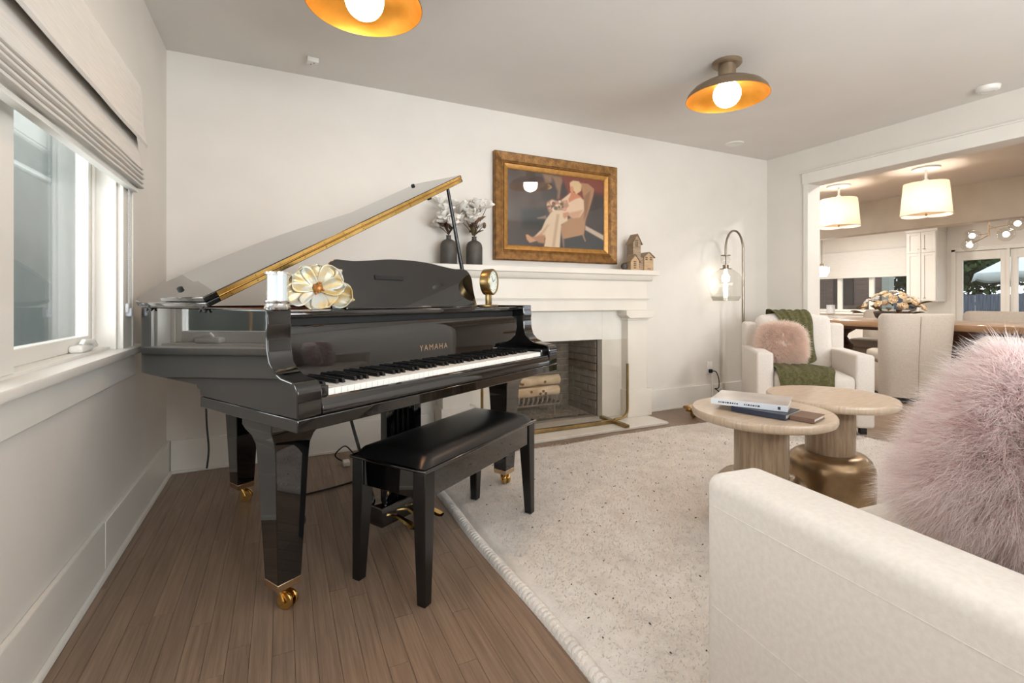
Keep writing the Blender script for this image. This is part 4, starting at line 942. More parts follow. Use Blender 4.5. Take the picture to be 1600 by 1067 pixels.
ch = thing('armchair', 'ivory linen armchair in the far corner with a green throw', 'armchair', (3.819, 2.54, 0), R(-43))
ZR = 0.02
for sg in (-1, 1):
    xa, xb = (0.265, 0.385) if sg > 0 else (-0.385, -0.265)
    a = B().rbox(xa, xb, -0.40, 0.34, ZR+0.05, 0.60, 0.022, 3).build('arm', 'sofa', ch)
    B().rbox(xa+0.006, xb-0.006, 0.20, 0.40, 0.50, 0.80, 0.025, 3).build('wing', 'sofa', ch)
    for y in (-0.34, 0.30): B().rbox(sg*0.325-0.022, sg*0.325+0.022, y-0.022, y+0.022, ZR, ZR+0.055, 0.004, 1, False).build('foot', 'black_satin', ch)
B().rbox(-0.262, 0.262, -0.39, 0.36, ZR+0.06, 0.31, 0.015, 2).build('seat_base', 'sofa', ch)
pad(-0.26, 0.26, -0.43, 0.17, 0.315, 0.445, 0.035, 0.018).build('seat_cushion', 'sofa', ch)
B().rbox(-0.30, 0.30, 0.27, 0.40, 0.30, 0.80, 0.03, 3).build('back_frame', 'sofa', ch)
bcu = pad(-0.275, 0.275, -0.085, 0.085, 0, 0.45, 0.04, 0.03); bcu.xf(Matrix.Translation((0, 0.19, 0.41)) @ Matrix.Rotation(R(-10), 4, 'X')); bcu.build('back_cushion', 'sofa', ch)
# green throw: over the back, down the cushion, over the seat front
th = thing('throw_blanket', 'olive green knitted throw over the corner armchair', 'blanket', (3.819, 2.54, 0), R(-43))
path = [(0.425, 0.70, -0.18, 0.12), (0.42, 0.80, -0.18, 0.12), (0.37, 0.885, -0.18, 0.12), (0.28, 0.905, -0.18, 0.12), (0.20, 0.892, -0.16, 0.12), (0.15, 0.83, -0.12, 0.125), (0.118, 0.74, -0.08, 0.13), (0.102, 0.65, -0.08, 0.135), (0.085, 0.56, -0.10, 0.135), (0.06, 0.50, -0.14, 0.13), (0.0, 0.475, -0.24, 0.06), (-0.10, 0.478, -0.25, 0.10), (-0.22, 0.482, -0.25, 0.13), (-0.36, 0.478, -0.25, 0.135), (-0.425, 0.465, -0.25, 0.13), (-0.452, 0.43, -0.24, 0.12), (-0.458, 0.36, -0.235, 0.11), (-0.46, 0.27, -0.23, 0.10)]
pp = catmull([Vector((q[0], q[1], 0)) for q in path], 4); wl = catmull([Vector((q[2], q[3], 0)) for q in path], 4); nn = 34; P = []
for i, (p, w2) in enumerate(zip(pp, wl)):
    row = []
    for j in range(nn+1):
        s2 = j/nn; x = w2.x+(w2.y-w2.x)*s2; wv = 0.005*math.sin(s2*34+i*0.06)+0.003*math.sin(s2*15+i*0.1)
        a = pp[max(i-1, 0)]; b2 = pp[min(i+1, len(pp)-1)]; tn = (b2-a).normalized(); nr = Vector((tn.y, -tn.x))
        row.append((x+0.006*math.sin(i*0.4), p.x+nr.x*(0.006+wv), p.y+nr.y*(0.006+wv)))
    P.append(row)
b = B(); b.grid(P); o = b.build('knit_cloth', 'green_knit', th); sd = o.modifiers.new('s', 'SOLIDIFY'); sd.thickness = 0.006
def loc_of(root_loc, rz, x, y, z): c2, s2 = math.cos(rz), math.sin(rz); return (root_loc[0]+x*c2-y*s2, root_loc[1]+x*s2+y*c2, z)
fur_pillow('pinkish beige fur pillow on the corner armchair', loc_of((3.819, 2.54), R(-43), -0.135, -0.04, 0.462), (R(-12), 0, R(-43)), 0.172, 0.172, 0.075, 34000, 0.045, 0.0014, (238, 212, 196), (254, 243, 235), 'sofa', 4, 'fur pillows', rnd=0.7)

SO = (0.862, 0.800); SR = R(-5.5)
so = thing('sofa', 'ivory linen sofa in the near right foreground', 'sofa', (SO[0], SO[1], 0), SR)
SW = 2.70
for x0 in (0, SW-0.155):
    a = B().rbox(x0, x0+0.155, -0.93, 0, 0.035, 0.612, 0.032, 5).build('arm', 'sofa', so)
    xo2 = x0-0.0005 if x0 == 0 else x0+0.1555
    b = B(); b.tube([(xo2, -0.90, 0.545), (xo2, -0.03, 0.545)], 0.0009, 6); b.tube([(xo2, -0.90, 0.325), (xo2, -0.03, 0.325)], 0.0009, 6)
    b.build('seam', 'sofa_seam', a)
    for y in (-0.86, -0.07): B().rbox(x0+0.055, x0+0.105, y-0.025, y+0.025, 0.02, 0.04, 0.004, 1, False).build('foot', 'black_satin', so)
B().rbox(0.158, SW-0.158, -0.92, -0.01, 0.06, 0.29, 0.02, 3).build('seat_base', 'sofa', so)
B().rbox(0.158, SW-0.158, -0.93, -0.74, 0.25, 0.80, 0.05, 4).build('back_frame', 'sofa', so)
for q in range(2):
    x0 = 0.160+q*(SW-0.32)/2; x1 = x0+(SW-0.32)/2-0.004
    pad(x0, x1, -0.72, 0.03, 0.295, 0.45, 0.045, 0.02).build('seat_cushion', 'sofa', so)
    c3 = pad(x0, x1, -0.08, 0.08, 0, 0.44, 0.05, 0.03); c3.xf(Matrix.Translation((0, -0.63, 0.45)) @ Matrix.Rotation(R(9), 4, 'X')); c3.build('back_cushion', 'sofa', so)
fur_pillow('large pale pink fur pillow on the near sofa', (1.362, 0.455, 0.452), (R(-6), R(28), math.atan2(-0.80, 0.60)), 0.225, 0.205, 0.085, 130000, 0.062, 0.0008, (244, 210, 208), (255, 250, 249), 'petal_white', 9, 'fur pillows', 0.3, 0.42)
pz = loc_of(SO, SR, SW-0.55, -0.30, 0.470)
fur_pillow('second pale pink fur pillow at the far end of the near sofa', pz, (R(10), 0, R(-30)), 0.27, 0.225, 0.085, 14000, 0.055, 0.002, (248, 220, 218), (255, 253, 253), 'petal_white', 10, 'fur pillows', 0.3)

# ================================================================== TABLES AND BOOKS
def pedestal_table(x, y, label):
    t = thing('pedestal_table', label, 'side table', (x, y, 0.02), group='round pedestal tables')
    b = B(); b.lathe([(0, 0.472), (0.262, 0.472), (0.274, 0.478), (0.278, 0.488), (0.278, 0.502), (0.273, 0.510), (0, 0.510)], 64); b.build('table_top', 'table_wood', t)
    b = B(); b.lathe([(0.106, 0.22), (0.106, 0.473)], 40); b.build('column', 'table_col', t)
    b = B(); b.lathe([(0.10, 0.236), (0.125, 0.236), (0.150, 0.227), (0.170, 0.208), (0.182, 0.182), (0.187, 0.15), (0.187, 0.06), (0.184, 0.02), (0.176, 0.0), (0, 0)], 48, cap=False); b.build('base', 'table_bulb', t)
pedestal_table(1.852, 1.402, 'round pedestal table holding the two books')
pedestal_table(2.434, 1.465, 'empty round pedestal table next to the one with books')
ZT = 0.53
def book(name, label, pts, z0, th, cover, spine, mark=False):
    """pts: four corners of the cover, counter-clockwise from the spine's left end; spine between pts 0 and 1"""
    a, b2, c, d2 = [Vector((p[0], p[1], 0)) for p in pts]; ux = (b2-a).normalized(); W = (b2-a).length; uy = Vector((-ux.y, ux.x, 0)); H = (d2-a).dot(uy)
    t = thing(name, label, 'book', (a.x, a.y, z0), math.atan2(ux.y, ux.x))
    box('cover', cover, t, 0, W, 0, H, th-0.003, th, bevel=0.0006); box('back_cover', cover, t, 0, W, 0, H, 0, 0.003, bevel=0.0006)
    box('page_block', 'pages', t, 0.004, W-0.005, 0.002, H-0.005, 0.003, th-0.003); sp = box('spine', spine, t, 0, W, -0.003, 0.001, 0, th, bevel=0.0006)
    if mark:
        b = B()
        x = 0.03
        for q in range(16):
            L = random.uniform(0.003, 0.009); b.box(x, x+L, -0.0034, -0.0028, th*0.35, th*0.6); x += L+0.003+(0.02 if q == 8 else 0)
        b.box(W-0.035, W-0.025, -0.0034, -0.0028, th*0.25, th*0.75); b.build('spine_print', 'ink', sp)
    return t
z1 = ZT+0.002
zb2 = z1+0.022; zt = zb2+0.024
cor = [atZ(1111, 621.5, zt), atZ(1231, 634.5, zt), atZ(1243, 621, zt), atZ(1129, 609, zt)]
book('coffee_table_book', 'large pale book with white spine on top of the stack', cor, zb2, 0.024, 'book_white', 'book_spine', True)
a = atZ(1128, 636, z1+0.02); e = atZ(1222, 652, z1+0.02); ux = (e-a).normalized(); uy = Vector((-ux.y, ux.x, 0)); a += ux*0.02+uy*0.045; e = a+ux*0.21
book('navy_book', 'dark navy book underneath the large pale book', [a, e, e+uy*0.15, a+uy*0.15], z1, 0.021, 'book_navy', 'book_navy')
a2 = e+ux*0.004+uy*0.03; e2 = a2+ux*0.085
book('brown_book', 'small brown book poking out beside the stacked books', [a2, e2, e2+uy*0.12, a2+uy*0.12], z1, 0.017, 'book_brown', 'book_brown')

# ================================================================== RUG
rg = thing('area_rug', 'thick cream wool rug flecked with dark specks', 'rug', (0, 0, 0))
x0, x1, y0, y1 = RUG; nx, ny = 420, 480
X, Y = np.meshgrid(np.linspace(x0+0.014, x1, nx), np.linspace(y0, y1, ny), indexing='ij'); r2 = np.random.RandomState(2)
def smooth_noise(sh, cell, seed):
    r = np.random.RandomState(seed); g2 = r.rand(sh[0]//cell+3, sh[1]//cell+3); ii = np.arange(sh[0])/cell; jj = np.arange(sh[1])/cell; i0 = ii.astype(int); j0 = jj.astype(int); fi = (ii-i0)[:, None]; fj = (jj-j0)[None]; fi = fi*fi*(3-2*fi); fj = fj*fj*(3-2*fj)
    return (g2[i0][:, j0]*(1-fi)*(1-fj)+g2[i0+1][:, j0]*fi*(1-fj)+g2[i0][:, j0+1]*(1-fi)*fj+g2[i0+1][:, j0+1]*fi*fj)
Zr = 0.014+0.004*smooth_noise(X.shape, 40, 1)+0.003*smooth_noise(X.shape, 9, 2)+0.003*r2.rand(*X.shape)
Zr *= np.clip((X-x0-0.030)/0.025, 0.1, 1); edge = np.minimum(np.minimum(x1-X, y1-Y), Y-y0); Zr *= np.clip(edge/0.02, 0.05, 1)
wob = 0.012*np.sin(X*3.1)+0.006*np.sin(X*9.7); Y = Y+wob*np.clip((Y-y1+0.6)/0.6, 0, 1)
vv = np.stack([X, Y, Zr], -1).reshape(-1, 3); idx = np.arange(nx*ny).reshape(nx, ny); ff = np.stack([idx[:-1, :-1], idx[1:, :-1], idx[1:, 1:], idx[:-1, 1:]], -1).reshape(-1, 4)
me = bpy.data.meshes.new('pile'); me.from_pydata(vv.tolist(), [], ff.tolist()); me.polygons.foreach_set('use_smooth', [True]*len(ff)); link('woven_field', me, 'rug', rg)
P = []; m = 900
for i in range(m+1):
    y = y0+(y1-y0)*i/m; xw = x0+0.010*math.sin(y*2.2)+0.005*math.sin(y*6.1); gv = 0.0022*math.sin(y*2*PI/0.021)+0.001*math.sin(y*2*PI/0.0067)
    row = []
    for q in range(9):
        a = PI*q/8; row.append((xw+0.022-0.023*math.cos(a)*(1+gv*8), y+0.004*math.sin(a), max(0.0005, (0.024+gv)*math.sin(a))))
    P.append(row)
b = B(); b.grid(P); b.build('bound_edge', 'rug', rg)
nt = 90000; tp = np.stack([r2.uniform(x0+0.065, x1-0.02, nt), r2.uniform(0.2, y1-0.02, nt)], 1)
ii = np.clip(((tp[:, 0]-x0-0.035)/(x1-x0-0.035)*(nx-1)).astype(int), 0, nx-1); jj = np.clip(((tp[:, 1]-y0)/(y1-y0)*(ny-1)).astype(int), 0, ny-1)
Pt = np.concatenate([tp, Zr[ii, jj][:, None]-0.001], 1); Nn = np.tile(np.array([[0.15, -0.25, 0.8]]), (nt, 1))
me = fur_mesh('wool_pile', Pt, Nn, 0.013, 0.0014, 0.1, (216, 209, 203), (246, 241, 236), 0.7, 2, 0.4, 5); o = link('wool_pile', me, None, rg); o['kind'] = 'stuff'
fl = B()
for q in range(300):
    x = random.uniform(x0+0.1, x1-0.05); y = random.uniform(0.4, y1-0.05); a = random.uniform(0, 3.1); L = random.uniform(0.003, 0.009)
    i2 = min(nx-1, int((x-x0-0.035)/(x1-x0-0.035)*(nx-1))); j2 = min(ny-1, int((y-y0)/(y1-y0)*(ny-1))); z = Zr[i2, j2]+0.004
    fl.sphere((x, y, z-0.001), 0.003, 6, 4, (L/0.003*0.8 if a > 1.5 else 0.7, 0.7 if a > 1.5 else L/0.003*0.8, 0.8))
o = fl.build('dark_flecks', 'vase', rg); o['kind'] = 'stuff'

# ================================================================== ARC FLOOR LAMP
lp = thing('floor_lamp', 'arched bronze floor lamp with a clear glass shade', 'floor lamp', (4.0, 3.22, 0))
b = B(); b.lathe([(0, 0), (0.11, 0), (0.112, 0.012), (0.105, 0.02), (0.015, 0.026), (0, 0.026)], 32); b.build('base', 'dark_bronze', lp)
gx2 = -0.235; top = 1.655
pts = [(0, 0, 0.02), (0, 0, 0.6), (0, 0, 1.2), (-0.004, 0, 1.42)]+[(gx2/2+(-gx2/2)*math.cos(a), 0, 1.47+(top-1.47)*math.sin(a)) for a in [R(10*q) for q in range(1, 18)]]+[(gx2, 0, 1.46), (gx2, 0, 1.415)]
b = B(); b.tube(pts, 0.010, 10); b.build('arched_pole', 'nickel', lp)
b = B(); b.tube([(0, 0, 0.3), (0, 0, 1.19)], 0.0125, 10); b.build('sleeve', 'nickel', lp)
c = (gx2, 0, 0)
b = B(); b.lathe([(0, 1.41), (0.042, 1.41), (0.042, 1.418), (0, 1.418)], 24, c); b.build('upper_cap', 'dark_bronze', lp)
b = B(); b.lathe([(0.018, 1.408), (0.036, 1.395), (0.042, 1.37), (0.036, 1.345), (0.018, 1.33)], 24, c, cap=False); b.build('neck_glass', 'lamp_glass', lp)
b = B(); b.lathe([(0, 1.285), (0.052, 1.285), (0.052, 1.291), (0.026, 1.292), (0.026, 1.325), (0, 1.325)], 24, c); b.tube([(c[0], 0, 1.325), (c[0], 0, 1.41)], 0.004, 6); b.build('socket', 'dark_bronze', lp)
b = B(); b.lathe([(0.05, 1.285), (0.075, 1.272), (0.115, 1.24), (0.145, 1.195), (0.153, 1.15), (0.147, 1.09), (0.13, 1.03), (0.113, 0.995), (0.108, 0.988), (0.111, 0.988), (0.133, 1.03)], 40, c, cap=False); b.build('glass_shade', 'lamp_glass', lp)
b = B(); b.lathe([(0.012, 1.285), (0.016, 1.245), (0.034, 1.215), (0.036, 1.195), (0.028, 1.17), (0.0, 1.16)], 20, c, cap=False); b.build('bulb', 'bulb_small', lp)
b = B(); b.lathe([(0.0, 1.155), (0.018, 1.15), (0.021, 1.10), (0.015, 1.02), (0.0, 1.015)], 16, c, cap=False); b.build('glass_drop', 'bulb_drop', lp)
# ================================================================== DINING ROOM
TXF, TXB, TY0, TY1 = 5.77, 6.89, 1.75, 4.45
struct(box('trim_2', 'beige_wall', None, 7.73, 7.93, KY0, KY1, 1.965, ZC))     # dropped beam
dt = thing('dining_table', 'long wooden dining table on turned pedestals', 'dining table', (6.33, 3.1, 0))
for y0, y1, z in ((-0.62, 1.35, 0), (-1.38, -0.625, -0.002)): B().rbox(TXF-6.33, TXB-6.33, y0, y1, 0.70+z, 0.762+z, 0.008, 2).build('table_top' if z == 0 else 'table_leaf', 'oak_table', dt)
box('apron', 'dark_wood', dt, -0.38, 0.38, -1.2, 1.15, 0.66, 0.70, bevel=0.003)
for y in (-0.6, 0.62):
    b = B(); b.lathe([(0.0, 0.05), (0.17, 0.05), (0.17, 0.12), (0.10, 0.16), (0.085, 0.25), (0.12, 0.32), (0.165, 0.40), (0.17, 0.45), (0.13, 0.50), (0.105, 0.54), (0.12, 0.58), (0.19, 0.63), (0.20, 0.665), (0, 0.665)], 28, (0, y, 0)); b.build('pedestal', 'dark_wood', dt)
    B().rbox(-0.36, 0.36, y-0.07, y+0.07, 0.0, 0.06, 0.01, 2).build('pedestal_foot', 'dark_wood', dt)
def dining_chair(x, y, rz, label):
    """local +y = facing direction"""
    t = thing('dining_chair', label, 'dining chair', (x, y, 0), rz, group='upholstered dining chairs')
    n = 22; P = []; hw = 0.30
    for i in range(n+1):
        a = -1+2*i/n; yb = -0.30+0.13*abs(a)**2.6; xx = hw*math.sin(a*PI/2*0.98)/math.sin(PI/2*0.98); top = 0.865-0.05*max(0, abs(a)-0.8)/0.2*abs(a)
        fl = 0.03
        P.append([(xx*0.93, yb+0.03, 0.055), (xx*0.95, yb+0.015, 0.4), (xx, yb-0.03, top-0.02), (xx*0.985, yb-0.022, top), (xx*0.93, yb+0.045, top), (xx*0.91, yb+0.055, top-0.02), (xx*0.87, yb+0.10, 0.45), (xx*0.86, yb+0.10, 0.055), (xx*0.93, yb+0.03, 0.055)])
    b = B(); b.grid(P); b.add(P[0][:8], [tuple(range(8))]); b.add(P[-1][:8], [tuple(range(8))]); bo = b.build('backrest', 'dining_fabric', t)
    sm = B(); sm.tube([(0, -0.272, 0.06), (0, -0.288, 0.4), (0, -0.3325, 0.84)], 0.003, 6); sm.build('seam', 'dining_fabric', bo)
    pad(-0.265, 0.265, -0.20, 0.27, 0.37, 0.485, 0.04, 0.015, 10).build('seat', 'dining_fabric', t)
    B().rbox(-0.255, 0.255, -0.19, 0.255, 0.055, 0.37, 0.03, 2).build('skirt', 'dining_fabric', t)
    B().rbox(-0.24, 0.24, -0.25, 0.235, 0.0, 0.055, 0.01, 1).build('plinth', 'black_satin', t)
dining_chair(5.66, 2.66, R(-45), 'upholstered dining chair with its tall back turned to the viewer')
dining_chair(7.10, 3.62, R(90), 'dining chair across the table, left of the bouquet')
dining_chair(7.13, 2.56, R(90), 'dining chair across the table, right of the bouquet')
dining_chair(5.75, 4.02, R(-80), 'dining chair half hidden by the door jamb')
def pendant(y, label):
    t = thing('pendant_lamp', label, 'pendant lamp', (6.33, y, 0), R(20), group='pendant lamps over the dining table')
    b = B(); b.lathe([(0, ZC), (0.125, ZC), (0.125, ZC-0.018), (0.115, ZC-0.024), (0, ZC-0.024)], 28); b.build('canopy', 'white_paper', t)
    b = B(); b.tube([(0, 0, ZC-0.02), (0, 0, 2.24)], 0.011, 8); b.sphere((0, 0, 2.29), 0.03, 12, 8, (1, 1, 0.8)); b.build('rod', 'white_paper', t)
    n = 96; P = []
    for i in range(n):
        a = 2*PI*i/n; lob = abs(math.sin(2*a)); k2 = 0.90+0.10*lob**0.6; P.append([(r*k2*math.cos(a), r*k2*math.sin(a), z-(0.012*(lob**0.6) if z < 2 else 0)) for r, z in ((0.19, 2.260), (0.205, 2.262), (0.235, 1.925))])
    b = B(); b.grid(P, True, True); b.build('shade', 'pendant_shade', t)
    b = B(); b.tube([P[i][2] for i in range(n)], 0.004, 5, closed=True); b.build('shade_trim', 'dining_fabric', t)
    b = B(); b.lathe([(0.0, 1.94), (0.18, 1.94), (0.18, 1.944), (0, 1.944)], 28); b.build('diffuser', 'pendant_shade', t)
    b = B(); b.sphere((0, 0, 1.925), 0.012, 10, 6, (1, 1, 1.4)); b.build('finial', 'pale_brass', t)
    b = B(); b.sphere((0, 0, 2.08), 0.05, 16, 10); b.build('bulb', 'bulb_pendant', t)
pendant(3.70, 'pleated drum pendant over the table, nearer the door jamb'); pendant(2.79, 'pleated drum pendant over the table, further from the door jamb')
# bouquet
random.seed(31)
bq = thing('flower_bouquet', 'bouquet of peach blossoms in a dark bowl on the dining table', 'bouquet', (6.33, 3.12, 0.764))
b = B(); b.lathe([(0, 0), (0.11, 0), (0.15, 0.03), (0.17, 0.09), (0.16, 0.10), (0.10, 0.06), (0, 0.05)], 28, cap=False); b.build('bowl', 'vase', bq)
for q in range(24):
    an = q*2.4; rr = 0.27*math.sqrt((q+0.6)/24); ct = Vector((rr*math.cos(an), rr*math.sin(an), 0.30-0.17*(rr/0.27)**2)); up = Vector((ct.x*2.2, ct.y*2.2, 0.35)).normalized(); fm = up.to_track_quat('Z', 'Y').to_matrix().to_4x4()
    bl = B()
    for ring_n, tl, LL in ((7, 28, 0.056), (6, 50, 0.05), (5, 72, 0.04)):
        for k2 in range(ring_n):
            g2 = B(); g2.grid(petal(LL, LL*0.9, 0.25, 0.1, 6, 6, 0.13, random.random())); g2.xf(Matrix.Translation(ct) @ fm @ Matrix.Rotation(k2*2*PI/ring_n+tl, 4, 'Z') @ Matrix.Rotation(R(tl), 4, 'X')); bl.add(g2.v, g2.f, True)
    bl.build('blossom', 'petal_peach' if q not in (0, 5, 9, 14) else 'petal_white', bq)
for q in range(34):
    an = random.uniform(0, 6.28); rr = random.uniform(0.12, 0.28); b = B(); b.grid(petal(random.uniform(0.09, 0.14), 0.045, 0.15, -0.1, 6, 5, 0.02, q))
    b.xf(Matrix.Translation((rr*math.cos(an), rr*math.sin(an), random.uniform(0.07, 0.24)*(1.2-rr*2))) @ Matrix.Rotation(an-PI/2, 4, 'Z') @ Matrix.Rotation(R(random.uniform(-15, 45)), 4, 'X')); 
    z0 = min(p[2] for p in b.v)
    if z0 < 0.004: b.xf(Matrix.Translation((0, 0, 0.004-z0)))
    b.build('leaf', 'leaf_dark', bq)
cp = atX(1298, 490, 6.2)
t = thing('pillar_candle', 'white pillar candle in a glass stand on the dining table', 'candle', (6.2, cp.y, 0.762))
b = B(); b.lathe([(0, 0), (0.05, 0), (0.05, 0.008), (0.03, 0.016), (0.03, 0.055), (0.045, 0.062), (0, 0.062)], 20); b.build('stand', 'lamp_glass', t)
b = B(); b.lathe([(0, 0.063), (0.045, 0.063), (0.045, 0.17), (0, 0.17)], 20); b.build('candle', 'white_paper', t)

# ================================================================== KITCHEN
b = B(); WK0, WK1 = 4.95, 7.3; DK0, DK1 = 1.6, 4.40
b.box(KX, KX+0.15, WK1, KY1, 0, ZC); b.box(KX, KX+0.15, DK1, WK0, 0, ZC); b.box(KX, KX+0.15, KY0, DK0, 0, ZC)
b.box(KX, KX+0.15, WK0, WK1, 0, 0.76); b.box(KX, KX+0.15, WK0, WK1, 1.9, ZC); b.box(KX, KX+0.15, DK0, DK1, 1.86, ZC)
struct(b.build('wall_far', 'wall'))
struct(box('wall_kitchen', 'wall', None, RX2, KX+0.15, KY1, KY1+0.15, 0, ZC))
# kitchen window: three lights and a flat roman shade
b = B(); b.box(KX-0.02, KX+0.02, WK0, WK1, 0.74, 0.79); 
for y in (WK0, 5.74, 6.37, WK1-0.07): b.box(KX, KX+0.05, y, y+0.09 if y != WK0 else y+0.05, 0.76, 1.9)
b.box(KX, KX+0.05, WK0, WK1, 1.85, 1.9)
kw = struct(b.build('window_2', 'trim', bevel=0.004))
for y0, y1 in ((WK0+0.05, 5.74), (5.83, 6.37), (6.46, WK1-0.07)): box('window_pane', 'pane', kw, KX+0.02, KX+0.026, y0, y1, 0.79, 1.85)
t = thing('flat_shade', 'flat white roman shade over the kitchen window', 'window shade', (KX-0.05, 0, 0))
for z0, z1, x in ((1.60, 2.02, 0.0), (1.475, 1.62, -0.012), (1.455, 1.482, -0.02)): B().rbox(x-0.01, x+0.015, WK0-0.02, WK1, z0, z1, 0.004, 1).build('shade_panel', 'shade_fabric', t)
# hutch on the counter
ct = thing('kitchen_counter', 'white base cabinets and worktop along the far kitchen wall', 'cabinet', (KX-0.65, 0, 0))
box('base_cabinet', 'trim', ct, 0.03, 0.63, 4.47, 7.3, 0, 0.70, bevel=0.003); B().rbox(0, 0.63, 4.44, 7.32, 0.70, 0.735, 0.004, 1).build('worktop', 'marble', ct)
hy0, hy1 = 4.53, 5.0
hu = thing('wall_cabinet', 'tall white panelled kitchen wall cabinet beside the patio doors', 'cabinet', (10.65, 0, 0))
box('body', 'trim', hu, 0, 0.335, hy0, hy1, 0.965, 2.25, bevel=0.003); box('crown', 'trim', hu, -0.015, 0.335, hy0-0.012, hy1+0.012, 2.25, ZC-0.002, bevel=0.003)
ym = (hy0+hy1)/2
for y0, y1, hs in ((hy0+0.012, ym-0.003, 1), (ym+0.003, hy1-0.012, -1)):
    for z0, z1, hz in ((0.98, 1.855, 1.03), (1.865, 2.235, 1.93)):
        b = B(); w2 = 0.05
        b.box(-0.018, -0.001, y0, y0+w2, z0, z1); b.box(-0.018, -0.001, y1-w2, y1, z0, z1); b.box(-0.018, -0.001, y0+w2, y1-w2, z0, z0+w2); b.box(-0.018, -0.001, y0+w2, y1-w2, z1-w2, z1); b.box(-0.008, -0.001, y0+w2, y1-w2, z0+w2, z1-w2); d3 = b.build('door', 'trim', hu, 0.002)
        yk = y1-0.03 if hs > 0 else y0+0.03; b = B(); b.tube([(-0.022, yk-0.022*hs-0.02, hz), (-0.03, yk-0.022*hs-0.012, hz), (-0.03, yk-0.012, hz), (-0.022, yk, hz)], 0.005, 6); b.build('handle', 'nickel', d3)
# patio doors
def patio_door(n, y0, y1):
    b = B(); w2 = 0.085; z1 = 1.85
    b.box(KX+0.01, KX+0.06, y0, y0+w2, 0, z1); b.box(KX+0.01, KX+0.06, y1-w2, y1, 0, z1); b.box(KX+0.01, KX+0.06, y0+w2, y1-w2, z1-0.15, z1); b.box(KX+0.01, KX+0.06, y0+w2, y1-w2, 0, 0.2)
    d3 = struct(b.build('door_%d' % n, 'trim', bevel=0.003)); box('glass_pane', 'pane', d3, KX+0.03, KX+0.036, y0+w2, y1-w2, 0.2, z1-0.15)
patio_door(1, 3.72, 4.40); patio_door(2, 3.0, 3.68); patio_door(3, 2.3, 2.98); patio_door(4, 1.6, 2.28)
b = B(); b.box(KX-0.025, KX, 4.40, 4.46, 0, 1.9); b.box(KX-0.025, KX, DK0-0.06, 4.46, 1.86, 1.93); b.box(KX-0.02, KX, 3.68, 3.72, 0, 1.86); struct(b.build('trim_3', 'trim', bevel=0.003))
# globe chandelier
cx3, cy3 = 9.0, 3.23
t = thing('globe_chandelier', 'brass branching chandelier with clear glass globes', 'chandelier', (cx3, cy3, 0))
b = B(); b.tube([(0, 0, 1.90), (0, 0, 2.06)], 0.012, 8); b.tube([(0, 0, 2.06), (0, 0, ZC)], 0.005, 8); b.lathe([(0, ZC), (0.06, ZC), (0.06, ZC-0.02), (0, ZC-0.02)], 20); b.build('stem', 'pale_brass', t)
for (px, py, X2, zh) in ((1519, 368.5, 9.0, 1.93), (1515, 383, 9.1, 1.91), (1572, 366, 8.95, 2.05), (1590, 349, 8.9, 2.0)):
    w3 = atX(px, py, X2)-Vector((cx3, cy3, 0)); b = B(); b.tube([(0, 0, zh), tuple(w3*0.9+Vector((0, 0, zh))*0.1), tuple(w3)], 0.005, 6); b.build('arm', 'pale_brass', t)
    b = B(); b.sphere(w3, 0.095, 20, 14); gl = b.build('glass_globe', 'lamp_glass', t); b = B(); b.sphere(w3, 0.035, 12, 8); b.build('bulb', 'bulb_far', gl)
pz2 = atX(1284, 425, 9.4)
t = thing('kitchen_pendant', 'small bright white glass pendant peeking past the door jamb', 'pendant lamp', (pz2.x, pz2.y, 0))
b = B(); b.lathe([(0, pz2.z+0.10), (0.03, pz2.z+0.10), (0.035, pz2.z+0.16), (0.0, pz2.z+0.16)], 16); b.tube([(0, 0, pz2.z+0.16), (0, 0, ZC)], 0.006, 6); b.build('cap', 'nickel', t)
b = B(); b.lathe([(0.03, pz2.z+0.10), (0.13, pz2.z+0.08), (0.125, pz2.z+0.03), (0.085, pz2.z-0.08), (0, pz2.z-0.09)], 24, cap=False); b.build('glass_bowl', 'bulb_far', t)

for n3, (X2, Y2) in enumerate(((8.6, 3.75), (9.6, 5.6), (8.7, 6.4), (9.7, 2.2), (5.6, 0.2), (7.0, 6.4), (5.35, 4.2), (5.3, 2.0))):  # lamps added out of view to brighten kitchen and dining room
    t = thing('added_fill_light', 'added unseen fill light '+('above the patio side of the chandelier', 'in front of the kitchen window', 'between chandelier and kitchen window', 'above the far patio door', 'in the dining room ceiling near the sofa side', 'in the dining room ceiling behind the door jamb', 'in the dining room ceiling over the half hidden chair', 'in the dining room ceiling just inside the opening')[n3], 'fill_light', (X2, Y2, ZC), group='added ceiling fill lights')
    b = B(); b.lathe([(0.062, -0.001), (0.085, -0.006), (0.092, 0.0)], 28, cap=False); b.build('trim_ring', 'plastic_white', t)
    b = B(); b.lathe([(0, -0.003), (0.063, -0.003), (0.063, -0.001), (0, -0.001)], 24); b.build('lens', 'fill_light', t)

